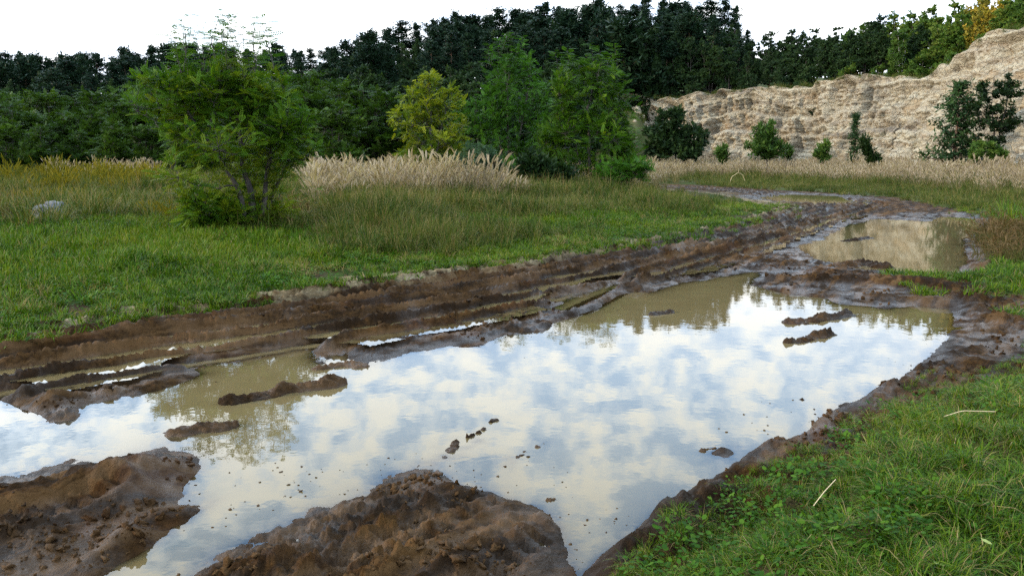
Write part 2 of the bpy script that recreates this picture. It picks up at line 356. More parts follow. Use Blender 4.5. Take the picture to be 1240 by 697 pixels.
def build_ground():
    idx = np.arange(NR*NC).reshape(NR, NC)
    a, b = idx[:-1, :], idx[1:, :]
    q = np.stack([a, np.roll(a, -1, 1), np.roll(b, -1, 1), b], -1)[:, :, ::-1]
    V = np.stack([GX, GY, GH], -1).reshape(-1, 3)
    # smooth normals from the height sheet
    me0 = mesh('tmp', V, [q.reshape(-1, 4)]); N = np.zeros(len(V)*3, np.float32); me0.vertices.foreach_get('normal', N); N = N.reshape(-1, 3); bpy.data.meshes.remove(me0)
    if N[:, 2].mean() < 0: N = -N; q = q[:, :, ::-1]
    sm = GSM.reshape(-1); fm = sm[q].mean(-1)
    track = fm < .12
    swf = GSW.reshape(-1); hf = GH.reshape(-1)
    wet = np.clip(1.0-sstep(.0, .55, swf), 0, 1)*.9; wet = np.maximum(wet, sstep(.07, .0, hf)*.9)
    wet = np.maximum(wet, sstep(.095, .03, hf)*np.where(sm < 0, .9, 0)); wet = np.maximum(wet, np.exp(-(GLAT.ravel()/1.0)**2)*.35)
    dry = sstep(-1.5, -.3, sm)*sstep(.5, 1.2, swf)*sstep(.3, .9, GLAT.ravel())
    for name, sel, mat in (('muddy_track', track, M_MUD), ('ground', ~track, M_MEADOW)):
        f = q[sel]; used, inv = np.unique(f, return_inverse=True); f = inv.reshape(-1, 4)
        me = mesh(name, V[used], [f], mat, True, {'wet': wet[used], 'dry': dry[used], 'lat': np.clip(GLAT.ravel()[used], -6, 6)})
        me.normals_split_custom_set_from_vertices(N[used].tolist())
        tag(obj(name, me), kind='structure')
    names = ['main', 'far', 'bend', 'strip', 'pool', 'rut']
    for p in PUDDLES:
        lo, hi = p.min(0)-.4, p.max(0)+.4
        box = (GX > lo[0]) & (GX < hi[0]) & (GY > lo[1]) & (GY < hi[1])
        s = np.full(GX.shape, 9.0); s[box] = sdf(GX[box], GY[box], p)
        ok = ((s < .22) & (GH < .03)).ravel()
        keep = ok[q].any(-1) & (np.abs(T.ravel()[q]).max(-1) < R(60))
        if not keep.any(): continue
        f = q[keep]; used, inv = np.unique(f, return_inverse=True)
        P = V[used].copy(); P[:, 2] = 0.0
        o = obj('puddle_water', mesh('puddle_water', P, [inv.reshape(-1, 4)], M_WATER, True, {'depth': np.maximum(-V[used, 2], 0)}))
        tag(o, kind='structure')
build_ground()
def rut_pools():                                             # thin water lying in the wheel ruts
    idx = np.arange(NR*NC).reshape(NR, NC); a, b = idx[:-1, :], idx[1:, :]
    q = np.stack([a, np.roll(a, -1, 1), np.roll(b, -1, 1), b], -1).reshape(-1, 4); z0 = .052
    ok = ((np.abs(GLAT) < 1.7) & (GSW > .22) & (GH < z0+.02) & (GSM < -.5) & (RR < 34) & (np.abs(T) < R(60))).ravel(); low = (GH < z0).ravel()
    f = q[ok[q].all(-1) & low[q].any(-1)]; used, inv = np.unique(f, return_inverse=True)
    P = np.stack([GX, GY, np.full_like(GX, z0)], -1).reshape(-1, 3)[used]
    me = mesh('puddle_water', P, [inv.reshape(-1, 4)], M_WATER, True, {'depth': np.maximum(z0-GH.ravel()[used], 0)})
    if me.polygons[0].normal.z < 0: me.flip_normals()
    tag(obj('puddle_water', me), kind='structure')
rut_pools()
def Hat(x, y): return float(terrain(np.array([x]), np.array([y]))[0])

# ------------------------------------------------------------------ mud lumps standing in the water
def mud_lump(line, w, hgt, label, seed, name='mud_lump'):
    P = gpoly(line); c = P.mean(0); P = P-c
    P = resample(P, 24); L = np.concatenate([[0], np.cumsum(np.linalg.norm(np.diff(P, axis=0), axis=1))])
    ln = L[-1]; nu, nv = max(30, int((ln+2*w)/.012)), 36
    d0 = (P[1]-P[0])/np.linalg.norm(P[1]-P[0]); d1 = (P[-1]-P[-2])/np.linalg.norm(P[-1]-P[-2])
    A = np.linspace(-w, ln+w, nu); B = np.linspace(-1, 1, nv)*w*1.5
    cx = np.interp(A, L, P[:, 0]) + np.where(A < 0, A*d0[0], 0) + np.where(A > ln, (A-ln)*d1[0], 0)
    cy = np.interp(A, L, P[:, 1]) + np.where(A < 0, A*d0[1], 0) + np.where(A > ln, (A-ln)*d1[1], 0)
    tx, ty = np.gradient(cx), np.gradient(cy); l = np.hypot(tx, ty); nx, ny = -ty/l, tx/l
    X = cx[:, None]+nx[:, None]*B; Y = cy[:, None]+ny[:, None]*B
    en = np.clip(np.minimum(A+w, ln+w-A)/w, 0, 1)[:, None]
    wv = 1+.5*fbm(X*7, Y*7, oct=3, seed=seed)
    prof = np.clip(1-(np.abs(B)[None]/(w*1.25*wv*np.sqrt(en)+1e-4))**2, -1, 1)
    z = .72*hgt*prof*(.7+1.0*fbm(X*9+3, Y*9, oct=4, gain=.65, seed=seed+1)) + .022*fbm(X*30, Y*30, oct=3, gain=.6, seed=seed+2)*(prof > -.3) - .012
    z = np.maximum(z, -.07)
    idx = np.arange(nu*nv).reshape(nu, nv)
    q = np.stack([idx[:-1, :-1], idx[1:, :-1], idx[1:, 1:], idx[:-1, 1:]], -1).reshape(-1, 4)
    V = np.stack([X, Y, z], -1).reshape(-1, 3)
    me = mesh(name, V, [q[:, ::-1]], M_MUD, True, {'wet': np.maximum(.55, sstep(.05, .0, V[:, 2])), 'dry': V[:, 2]*0})
    o = obj(name, me, loc=(c[0], c[1], 0)); tag(o, label, 'mud lump', 'lumps of mud standing in the water')
    return o
mud_lump([(276,487),(310,481),(345,474),(380,470),(410,465)], .07, .10, 'long dark mud bar lying under the frond reflections at the left of the puddle', 100)
mud_lump([(212,524),(240,520),(275,516)], .08, .07, 'flat dark mud hump just right of the big brown mound', 101)
mud_lump([(958,391),(985,388),(1010,384),(1024,381)], .09, .09, 'wide crusty mud lump farthest out in the puddle', 102)
mud_lump([(956,414),(978,410),(1000,404)], .08, .09, 'rounded dark mud lump just in front of the wide crusty one', 103)
mud_lump([(545,546),(552,536)], .035, .05, 'small knobbly mud lump nearest the front mud tip', 104)
mud_lump([(568,529),(580,524),(587,519)], .025, .04, 'thin mud lump in the middle of a row of three small ones', 105)
mud_lump([(595,510),(598,508)], .028, .045, 'tiny round mud lump at the far end of a row of three', 106)
mud_lump([(622,556),(640,546),(658,537)], .016, .022, 'thin mud streak barely breaking the water right of the small lumps', 107)
mud_lump([(190,636),(215,625),(236,614)], .03, .03, 'low mud streak between the big brown mound and the front bank', 108)
mud_lump([(850,546),(866,543)], .02, .03, 'little pale mud lump beside the grassy right bank', 109)
mud_lump([(664,606),(672,604)], .02, .035, 'single dark clod at the edge of the front mud bank', 110)
mud_lump([(1010,325),(1045,318),(1070,324)], .16, .11, 'mud lump topped with green moss in the far puddle', 111)
mud_lump([(790,381),(812,378)], .05, .05, 'low mud lump beside the reflected trees at the far shore', 112)
mud_lump([(386,446),(415,441),(438,443)], .07, .06, 'mud hump between the brown shallows and the open water', 113)
mud_lump([(1025,292),(1050,288)], .12, .05, 'low brown mud bar in the shining part of the far puddle', 114)
mud_lump([(964,485),(972,484)], .018, .028, 'dark crumb of mud in the water beside the right bank', 115)

# ------------------------------------------------------------------ cliff
def cliff_material():
    m, t = new_mat('quarry_limestone')
    g = t.n('ShaderNodeNewGeometry'); co = g.outputs['Position']
    sx = t.n('ShaderNodeSeparateXYZ', {0: co})
    wv = t.noise(co, .25, 4, .6)
    zz = t.math('ADD', sx.outputs[2], t.math('MULTIPLY', wv, 2.2))
    band = t.noise(t.n('ShaderNodeCombineXYZ', {0: t.math('MULTIPLY', sx.outputs[0], .05), 1: t.math('MULTIPLY', sx.outputs[1], .05), 2: t.math('MULTIPLY', zz, 1.15)}).outputs[0], 1.0, 5, .6)
    n1 = t.noise(co, .35, 5, .6); n2 = t.noise(co, 1.6, 6, .65); n3 = t.noise(co, 5, 5, .65)
    c = t.ramp(band, [(.30, (0.1720, 0.1450, 0.1108)), (.42, (0.2694, 0.2203, 0.1476)), (.50, (0.3267, 0.2840, 0.2004)), (.58, (0.2407, 0.1913, 0.1292)), (.70, (0.3668, 0.3362, 0.2584))])
    c = t.mix(t.math('MULTIPLY', t.sm(n1, .54, .68), .5), c, (0.2372, 0.1370, 0.0516))
    c = t.mix(t.math('MULTIPLY', t.sm(n2, .50, .68), .55), c, (0.3559, 0.2907, 0.1850))
    c = t.mix(t.math('MULTIPLY', t.sm(n2, .46, .30), .45), c, (0.0771, 0.0548, 0.0366))
    c = t.mix(t.math('MULTIPLY', t.sm(n3, .55, .75), .35), c, (0.1008, 0.0713, 0.0366))
    vo = t.n('ShaderNodeTexVoronoi', {'Vector': t.n('ShaderNodeMapping', {'Vector': co, 'Scale': (1, 1, 1.9)}).outputs[0], 'Scale': 1.5, 'Randomness': 1.0}, feature='DISTANCE_TO_EDGE').outputs[0]
    crack = t.sm(vo, .0, .09)
    pat = t.noise(t.n('ShaderNodeMapping', {'Vector': co, 'Scale': (1, 1, .35)}).outputs[0], .22, 5, .65)
    c = t.mix(t.math('MULTIPLY', t.sm(pat, .52, .64), .4), c, (0.0988, 0.0829, 0.0672))
    c = t.mix(t.math('MULTIPLY', t.sm(t.noise(co, .5, 6, .7), .58, .68), .45), c, (0.0790, 0.0733, 0.0269))
    b = t.n('ShaderNodeBump', {'Height': t.math('ADD', t.math('MULTIPLY', crack, .22), t.math('ADD', t.math('MULTIPLY', n2, .7), t.math('MULTIPLY', n3, .5))), 'Distance': .4, 'Strength': .9})
    p = t.n('ShaderNodeBsdfPrincipled', {'Base Color': c, 'Roughness': .95, 'Normal': b.outputs[0], 'Specular IOR Level': .15})
    out(t, p.outputs[0]); return m
M_CLIFF = cliff_material()
def cliff_curve(n): 
    C = resample(CLP, n)
    tx, ty = np.gradient(C[:, 0]), np.gradient(C[:, 1]); l = np.hypot(tx, ty); return C, np.stack([ty/l, -tx/l], 1)   # outward (towards the quarry floor)
def build_cliff():
    n, m = 900, 170
    C, N = cliff_curve(n)
    if N[n//2, 1] > 0: N = -N
    s = np.concatenate([[0], np.cumsum(np.linalg.norm(np.diff(C[:, :2], axis=0), axis=1))])
    t = np.linspace(-.06, 1, m); Tm, Sm = np.meshgrid(t, s)
    top = C[:, 2][:, None] + (.2*vnoise(Sm*.35, Sm*0, seed=70)[:, :1] + .3*vnoise(Sm*1.1, Sm*0, seed=71)[:, :1])
    Z = Tm*top
    tal = np.clip(np.interp(s, [s[0], s[-1]*.5, s[-1]*.68, s[-1]*.8], [1.2, 2.0, 4.5, 7.0]), 0, 9)[:, None]      # slope gets gentler to the right
    run = tal*(1-Tm)**1.5 + .9*(1-Tm)
    ledge = np.zeros_like(Z)
    zz = Z + 1.9*fbm(Sm*.12, Z*.05, oct=3, seed=72)
    for per, amp in ((1.9, .42), (.8, .14)):
        fr = (zz/per) % 1.0; ledge += amp*(sstep(0, .2, fr)-fr)*1.6*(.35+1.3*np.clip(fbm(Sm*.07+per, Z*.2, oct=2, seed=77)+.3, 0, 1))
    gul = -.9*np.abs(fbm(Sm*.20, Z*.06, oct=4, seed=73)) + .35*fbm(Sm*.8+3, Z*.55, oct=4, gain=.6, seed=74) + .40*(1-2*np.abs(fbm(Sm*1.1, Z*.7, oct=4, gain=.65, seed=75))) - 2.2*np.abs(fbm(Sm*.38, Z*.08, oct=3, gain=.6, seed=76))
    gul = gul - .30*np.abs(fbm(Sm*2.6, Z*1.6, oct=3, gain=.65, seed=78)) - .35*np.clip(fbm(Sm*1.3, Z*1.2, oct=4, gain=.6, seed=79), 0, 1)
    off = run - ledge + gul*sstep(1.02, .85, Tm) + .45
    X = C[:, 0][:, None]+N[:, 0][:, None]*off; Y = C[:, 1][:, None]+N[:, 1][:, None]*off
    # lip rolled back over the plateau
    xb = C[:, 0:1]-N[:, 0:1]*7; yb = C[:, 1:2]-N[:, 1:2]*7
    X = np.concatenate([X, xb], 1); Y = np.concatenate([Y, yb], 1); Z = np.concatenate([Z, top-.3], 1)
    idx = np.arange(n*(m+1)).reshape(n, m+1)
    q = np.stack([idx[:-1, :-1], idx[1:, :-1], idx[1:, 1:], idx[:-1, 1:]], -1).reshape(-1, 4)
    tag(obj('quarry_cliff', mesh('quarry_cliff', np.stack([X, Y, Z], -1).reshape(-1, 3), [q[:, ::-1]], M_CLIFF, False)), kind='structure')
build_cliff()

# ------------------------------------------------------------------ foliage tools
def leaf_material(name, cols, transl=.35, rough=.55, rnd=.35, patch=.6, patch_amt=.9):
    m, t = new_mat(name)
    var = t.attr('var').outputs['Fac']
    ri = t.n('ShaderNodeObjectInfo').outputs['Random']
    v = t.math('ADD', var, t.math('MULTIPLY', t.math('SUBTRACT', ri, .5), rnd), clamp=True)
    v = t.math('ADD', v, t.math('MULTIPLY', t.math('SUBTRACT', t.noise(t.n('ShaderNodeNewGeometry').outputs['Position'], patch, 3, .6), .5), patch_amt), clamp=True)
    n = len(cols)
    c = t.ramp(v, [(i/(n-1), cc) for i, cc in enumerate(cols)])
    p = t.n('ShaderNodeBsdfPrincipled', {'Base Color': c, 'Roughness': rough, 'Specular IOR Level': .09})
    tr = t.n('ShaderNodeBsdfTranslucent', {'Color': t.mix(1.0, c, (1.15, 1.15, .6), 'MULTIPLY')})
    out(t, t.n('ShaderNodeMixShader', {0: transl, 1: p.outputs[0], 2: tr.outputs[0]}).outputs[0]); return m
def bark_material(name, c1, c2, sc=9):
    m, t = new_mat(name)
    co = t.n('ShaderNodeTexCoord').outputs['Object']
    st = t.n('ShaderNodeMapping', {'Vector': co, 'Scale': (1, 1, .2)}).outputs[0]
    n = t.noise(st, sc, 6, .65)
    b = t.n('ShaderNodeBump', {'Height': n, 'Distance': .03, 'Strength': .9})
    p = t.n('ShaderNodeBsdfPrincipled', {'Base Color': t.mix(t.sm(n, .35, .65), c1, c2), 'Roughness': .9, 'Normal': b.outputs[0]})
    out(t, p.outputs[0]); return m
BARK = bark_material('dark_bark', (.016, .013, .010), (.055, .043, .032))
BARK_P = bark_material('pine_bark', (.05, .03, .02), (.13, .075, .045))
BARK_B = bark_material('birch_bark', (.30, .27, .23), (.62, .60, .55), 4)
L_ROB = leaf_material('locust_leaf', [(0.0158, 0.0425, 0.0032), (0.0317, 0.081, 0.0049), (0.0618, 0.1265, 0.0065), (0.1267, 0.1619, 0.0081)])
L_ROB2 = leaf_material('locust_leaf_fresh', [(0.0178, 0.0506, 0.0054), (0.0337, 0.0956, 0.0081), (0.0594, 0.1463, 0.0117)])
L_YEL = leaf_material('yellowing_leaf', [(0.0561, 0.0976, 0.0059), (0.1403, 0.1721, 0.009), (0.2525, 0.2639, 0.012), (0.3366, 0.3213, 0.015)])
L_DK = leaf_material('thicket_leaf', [(0.0147, 0.0354, 0.0048), (0.0276, 0.0582, 0.0058), (0.0497, 0.0894, 0.0077)], .3)
L_OAK = leaf_material('dark_tree_leaf', [(0.008, 0.0192, 0.0064), (0.0144, 0.0304, 0.008), (0.024, 0.0448, 0.0096)], .25)
L_MID = leaf_material('rim_tree_leaf', [(.026,.055,.008), (.052,.095,.012), (.11,.13,.018)], .3)
L_ORG = leaf_material('rusty_leaf', [(.08,.09,.012), (.22,.16,.016), (.32,.19,.02)], .3)
L_PINE = leaf_material('pine_needle', [(0.0045, 0.0128, 0.0067), (0.0077, 0.0204, 0.0095), (0.0129, 0.0288, 0.0106)], .12)
L_PINE2 = leaf_material('young_pine_needle', [(.012,.028,.010), (.020,.045,.013), (.034,.066,.017)], .15)
L_WIL = leaf_material('willow_leaf', [(.022,.045,.020), (.035,.065,.030), (.055,.09,.040)], .3)
L_BUSH = leaf_material('small_bush_leaf', [(.025,.05,.010), (.045,.09,.015), (.09,.13,.022)], .3)

def leaflet(base, ax, side, L, w, up=(0,0,1), fold=.0):
    base = np.array(base, float); ax = np.array(ax, float); side = np.array(side, float); up = np.array(up, float)
    return [base, base+ax*L*.45+side*w+up*fold, base+ax*L, base+ax*L*.45-side*w+up*fold]
def frond(pairs, ll=.22, lw=.075, tip=True):
    """pinnate leaf of unit length along +X in the XY plane, drooping towards the tip"""
    V = []; 
    for i in range(pairs):
        x = .16+.78*i/max(pairs-.3, 1); z = -.22*x*x
        for s in (-1, 1):
            a = np.array([.55, s*.83, -.12]); b = np.array([-s*.83*s, .55, 0])*1.0
            V += leaflet((x, 0, z), a, np.array([.83, -s*.55, 0]), ll*(1-.25*abs(x-.5)), lw)
    if tip: V += leaflet((.93, 0, -.2), (1, 0, -.3), (0, 1, 0), ll, lw)
    V = np.array(V); Fq = np.arange(len(V)).reshape(-1, 4); return V, Fq
def spray(n, seed, L=.5, w=.16):
    r = np.random.default_rng(seed); V = []
    for i in range(n):
        a = r.uniform(0, 2*math.pi); e = r.uniform(-.5, .9); ax = np.array([math.cos(a)*math.cos(e), math.sin(a)*math.cos(e), math.sin(e)])
        sd_ = np.cross(ax, r.normal(size=3)); sd_ /= np.linalg.norm(sd_)
        V += leaflet(r.normal(size=3)*.16, ax, sd_, L*r.uniform(.7, 1.2), w*r.uniform(.7, 1.2))
    V = np.array(V); return V, np.arange(len(V)).reshape(-1, 4)
def needles(n, seed, L=.55, w=.05):
    r = np.random.default_rng(seed); V = []
    for i in range(n):
        a = 2*math.pi*i/n+r.uniform(-.3, .3); e = r.uniform(.0, 1.1); ax = np.array([math.cos(a)*math.cos(e), math.sin(a)*math.cos(e), math.sin(e)])
        sd_ = np.cross(ax, r.normal(size=3)); sd_ /= np.linalg.norm(sd_)
        V += leaflet((0, 0, 0), ax, sd_, L*r.uniform(.7, 1.2), w)
    V = np.array(V); return V, np.arange(len(V)).reshape(-1, 4)
def place(tmpl, pos, dirs, scl, r, tilt=.5, flat=True):
    """copies of a template: x axis along dirs, z axis roughly up; returns verts, quads, var"""
    TV, TF = tmpl; n = len(pos); pos = np.asarray(pos); d = np.asarray(dirs, float); d = d/np.linalg.norm(d, axis=1, keepdims=True)
    up = np.array([0, 0, 1.])+r.normal(size=(n, 3))*tilt
    y = np.cross(up, d); y /= np.linalg.norm(y, axis=1, keepdims=True)+1e-9; z = np.cross(d, y)
    M = np.stack([d, y, z], 2)*np.asarray(scl)[:, None, None]
    V = np.einsum('nij,kj->nki', M, TV)+pos[:, None, :]
    Fq = TF[None]+(np.arange(n)*len(TV))[:, None, None]
    return V.reshape(-1, 3), Fq.reshape(-1, 4)
def tubes(paths, sides=5):
    V = []; Fq = []; o = 0
    for P, rad in paths:
        P = np.asarray(P, float); n = len(P); tg = np.gradient(P, axis=0); tg /= np.linalg.norm(tg, axis=1, keepdims=True)+1e-9
        ref = np.array([0.3, .9, .1]) if abs(tg[0, 2]) > .6 else np.array([0, 0, 1.])
        a = np.cross(tg, ref); a /= np.linalg.norm(a, axis=1, keepdims=True)+1e-9; b = np.cross(tg, a)
        an = np.arange(sides)*2*math.pi/sides
        ring = P[:, None]+np.asarray(rad)[:, None, None]*(np.cos(an)[None, :, None]*a[:, None]+np.sin(an)[None, :, None]*b[:, None])
        V.append(ring.reshape(-1, 3)); idx = np.arange(n*sides).reshape(n, sides)+o
        Fq.append(np.stack([idx[:-1], np.roll(idx[:-1], -1, 1), np.roll(idx[1:], -1, 1), idx[1:]], -1).reshape(-1, 4)); o += n*sides
    return np.concatenate(V), np.concatenate(Fq)
def curve(a, b, n, sag, r, wob=.06):
    t = np.linspace(0, 1, n)[:, None]; L = np.linalg.norm(b-a)
    P = a+(b-a)*t; P[:, 2] += sag*L*np.sin(t[:, 0]*math.pi)
    w = r.normal(size=(n, 3))*wob*L/3; w[0] = 0; w[-1] *= .5
    return P+w
def crown_points(blobs, n, r, shell=.55):
    """blobs: (cx,cy,cz,rx,ry,rz,weight)"""
    B = np.array(blobs, float); w = B[:, 6]/B[:, 6].sum(); k = r.choice(len(B), n, p=w)
    d = r.normal(size=(n, 3)); d /= np.linalg.norm(d, axis=1, keepdims=True)
    q = r.uniform(0, 1, n)**(1/3); q = np.maximum(q, shell*r.uniform(.6, 1, n))
    return B[k, :3]+d*q[:, None]*B[k, 3:6]
def tree_meshes(name, stems, blobs, n_limb, n_twig, per, tmpl, leaf_len, mat, bark, seed, tr=.05, shoots=0, sh_h=(.6, 1.1), yellow_low=0.0, droop=0.0, upb=.15, twig_r=.008, shell=.55, dens_noise=.0):
    """stems: list of polylines. Returns trunk mesh, limb mesh, crown mesh"""
    r = np.random.default_rng(seed)
    trunk = []; nodes = []; 
    for P in stems:
        P = resample(np.array(P, float), 12); P[1:-1] += r.normal(size=(10, 3))*.012*P[-1, 2]*.3
        rad = tr*np.linspace(1, .18, 12)*(1+.5*np.exp(-np.arange(12)*1.2)); trunk.append((P, rad)); nodes.append(np.c_[P, rad])
    nodes = np.concatenate(nodes)
    limbs = []; lt = crown_points(blobs, n_limb, r, .7); tips = []
    allp = [nodes[:, :3]]; allr = [nodes[:, 3]]
    for e in lt:
        d = np.linalg.norm(nodes[:, :3]-e-np.array([0, 0, -.25*abs(e[2])]), axis=1)+np.where(nodes[:, 2] > e[2]-.02, 5, 0)
        k = np.argmin(d); a = nodes[k, :3]; P = curve(a, e, 7, -.08, r); r0 = min(nodes[k, 3]*.65, .012*np.linalg.norm(e-a)+.006)
        limbs.append((P, np.linspace(r0, twig_r*.6, 7))); allp.append(P[2:]); allr.append(np.linspace(r0, twig_r, 7)[2:])
    AP = np.concatenate(allp)
    tw = crown_points(blobs, n_twig, r, shell)
    if dens_noise: 
        keep = fbm(tw[:, 0]*1.1, tw[:, 1]*1.1, tw[:, 2]*1.1, oct=2, seed=seed) > -dens_noise; tw = tw[keep]
    twigs = []; LP = []; LD = []; LVar = []
    for e in tw:
        k = np.argmin(np.linalg.norm(AP-e-np.array([0, 0, -.12]), axis=1)); a = AP[k]; P = curve(a, e, 5, -.06, r, .1)
        twigs.append((P, np.linspace(twig_r, twig_r*.35, 5)))
        dirn = (e-a)/(np.linalg.norm(e-a)+1e-6)
        t = r.uniform(.25, 1.02, per); pp = np.stack([np.interp(t, np.linspace(0, 1, 5), P[:, c]) for c in range(3)], 1)
        dd = dirn*.5+r.normal(size=(per, 3))*np.array([.7, .7, .28])+np.array([0, 0, upb-droop])
        LP.append(pp); LD.append(dd); v0 = r.uniform(.15, .75); LVar.append(np.full(per, v0)+r.normal(size=per)*.12)
    for i in range(shoots):                       # long whippy leaders above the crown
        B = blobs[r.integers(len(blobs))] if len(blobs) < 3 else blobs[i % 3]
        a = np.array(B[:3])+np.array([r.uniform(-.7, .7)*B[3], r.uniform(-.5, .5)*B[4], B[5]*.55]); e = a+np.array([r.uniform(-.35, .35), r.uniform(-.2, .2), r.uniform(*sh_h)+B[5]*.3])
        P = curve(a, e, 6, 0, r, .04); twigs.append((P, np.linspace(twig_r*.9, twig_r*.5, 6)))
        n_ = 20; t = np.linspace(.1, 1, n_); pp = np.stack([np.interp(t, np.linspace(0, 1, 6), P[:, c]) for c in range(3)], 1)
        an = np.arange(n_)*2.4+r.uniform(0, 6); LP.append(pp); LD.append(np.stack([np.cos(an), np.sin(an), np.full(n_, .25)], 1)); LVar.append(r.uniform(.2, .6, n_))
    LP = np.concatenate(LP); LD = np.concatenate(LD); var = np.concatenate(LVar)
    if yellow_low: 
        top = LP[:, 2].max(); var = var+yellow_low*sstep(.62, .2, LP[:, 2]/top)*(.5+.9*fbm(LP[:, 0]*1.3, LP[:, 1]*1.3, LP[:, 2]*1.3, oct=2, seed=seed+3))
    n = len(LP); V, Fq = place(tmpl, LP, LD, leaf_len*r.uniform(.65, 1.2, n), r)
    vv = np.repeat(np.clip(var, 0, 1), len(tmpl[0]))
    tv = tubes(trunk, 8); lv = tubes(limbs, 5); wv = tubes(twigs, 3)
    LV = np.concatenate([lv[0], wv[0]]); LF = np.concatenate([lv[1], wv[1]+len(lv[0])])
    return (mesh(name+'_trunk', tv[0], [tv[1]], bark, True), mesh(name+'_limbs', LV, [LF], bark, True), mesh(name+'_crown', V, [Fq], mat, False, {'var': vv}))
def tree(kind, label, cat, meshes, loc, rz=0.0, sc=1.0, group=None):
    t = thing(kind, label, cat, loc, rz, sc, group)
    for nm, me in zip(('trunk', 'limbs', 'crown'), meshes):
        o = obj(nm, me, t)
        if nm != 'trunk': o['kind'] = 'stuff'
    return t
def base_at(u, Y, dz=-.03):
    x = (u-CX)/F*(Y*cp+CAM_H*sp); return np.array([x, Y, Hat(x, Y)+dz])
def rel(base, u, v, dy=0.0): return at_y(u, v, base[1]+dy)-base    # local point seen at (u,v)

FR6, FR5, FR3 = frond(7, .20, .048), frond(5, .25, .07), frond(3, .36, .13)
# left black locust with several stems
def left_locust():
    Y = 15.8; b = base_at(309, Y); P = lambda u, v, dy=0.0: rel(b, u, v, dy)
    stems = [[(0,0,0), P(305,240), P(290,180), P(285,120), P(262,75)], [(.1,.05,0), P(322,230,.1), P(330,170,.2), P(345,110,.3)], [(-.12,-.05,0), P(290,230,-.3), P(255,175,-.4), P(225,130,-.5)], [(.04,.1,0), P(330,235,.3), P(352,190,.4), P(362,140,.4)]]
    def blob(u, v, ru, rv, w, dy=0.0, ry=None):
        c = P(u, v, dy); k = Y/F; return (*c, ru*k, (ry or ru*.9)*k, rv*k, w)
    blobs = [blob(262,110,62,36,1.5), blob(238,105,48,26,.8,-.4), blob(300,105,55,34,1.2,.3), blob(335,135,48,38,1.1), blob(205,122,48,34,1.0,-.4), blob(190,95,26,14,.3,-.4), blob(365,165,28,36,.5), blob(275,165,85,42,2.0), blob(345,190,38,40,.8,.2), blob(240,205,48,48,1.1,-.5), blob(300,225,45,40,.8,.5), blob(262,250,32,28,.5,-.6), blob(330,250,36,28,.5,.3), blob(300,258,52,24,1.5,.2), blob(250,258,36,22,.9,-.6)]
    m = tree_meshes('locust', stems, blobs, 44, 1000, 10, FR6, .225, L_ROB, BARK, 3, tr=.055, shoots=30, sh_h=(.45, .95), yellow_low=.5)
    tree('locust_tree', 'bushy many-stemmed green tree with feathery leaves standing alone on the left', 'tree', m, b)
left_locust()
def px_tree(kind, label, u, Y, blobs_px, mat, seed, leaf=FR5, leaf_len=.4, n_twig=330, per=8, stems_px=None, tr=.06, bark=None, cat='tree', shoots=0, limbs=22, **kw):
    b = base_at(u, Y); k = Y/F
    bl = [(*rel(b, x, y, dy), rx*k, rx*k*.9, ry*k, rx*ry) for x, y, rx, ry, dy in blobs_px]
    st = [[(0,0,0)]+[rel(b, x, y) for x, y in s] for s in stems_px]
    m = tree_meshes(kind, st, bl, limbs, n_twig, per, leaf, leaf_len, mat, bark or BARK, seed, tr=tr, shoots=shoots, **kw)
    return tree(kind, label, cat, m, b)
px_tree('locust_tree', 'yellowing tree standing leftmost of the three middle trees', 522, 34, [(517,112,20,26,0),(498,150,30,22,0),(525,165,38,32,.2),(495,192,26,16,0),(545,135,22,34,.3),(548,185,26,26,.4),(505,128,24,18,0)], L_YEL, 5,
        stems_px=[[(522,170),(520,110),(517,88)], [(530,180),(540,130)]], n_twig=360, yellow_low=-.3, leaf_len=.3)
px_tree('locust_tree', 'tall dark green tree in the middle behind the willow bush', 615, 37, [(622,75,28,24,0),(610,95,36,26,0),(635,110,36,34,0),(600,130,34,34,0),(625,160,50,40,0),(580,165,38,36,.5),(560,140,22,26,.6),(640,195,40,24,.3),(600,200,40,20,.5)], L_ROB2, 6,
        stems_px=[[(616,180),(614,110),(620,60)], [(605,170),(595,120)], [(630,160),(642,100)]], n_twig=560, shoots=8, sh_h=(.2,.6), leaf_len=.32)
px_tree('locust_tree', 'broad bright green tree standing rightmost of the three middle trees', 715, 33.5, [(690,100,26,26,0),(728,95,32,24,0),(705,130,46,32,0),(745,135,32,34,.2),(680,150,30,30,0),(715,175,62,36,0),(755,180,28,28,0),(690,200,40,20,0),(745,205,36,14,0),(672,175,26,30,0)], L_ROB, 8,
        stems_px=[[(715,190),(712,130),(725,80)], [(700,190),(690,120)], [(730,185),(750,130)]], n_twig=700, shoots=12, sh_h=(.2,.7), leaf_len=.32)
px_tree('willow_bush', 'grey green willow bush between the yellowing tree and tall grass', 575, 31.5, [(575,195,30,22,0),(565,205,26,16,0),(592,205,22,18,0)], L_WIL, 9, stems_px=[[(575,200),(572,178)], [(585,200),(595,188)]],
        leaf=spray(4, 3, .8, .1), leaf_len=.34, n_twig=200, per=7, tr=.03, cat='bush')
px_tree('dark_bush', 'dark green bush low in front of the broad bright tree', 660, 30.5, [(655,212,26,22,0),(640,202,22,18,0),(675,215,20,16,0)], L_OAK, 10, stems_px=[[(658,215),(655,192)], [(668,215),(678,202)]],
        leaf=spray(5, 4, .7, .14), leaf_len=.34, n_twig=200, per=7, tr=.03, cat='bush')
px_tree('dark_bush', 'dark bush filling the gap under the tall middle tree', 612, 33, [(605,205,26,16,0),(625,212,22,12,0)], L_ROB2, 27, stems_px=[[(612,212),(608,196)]], n_twig=120, per=7, leaf_len=.3, tr=.03, cat='bush')
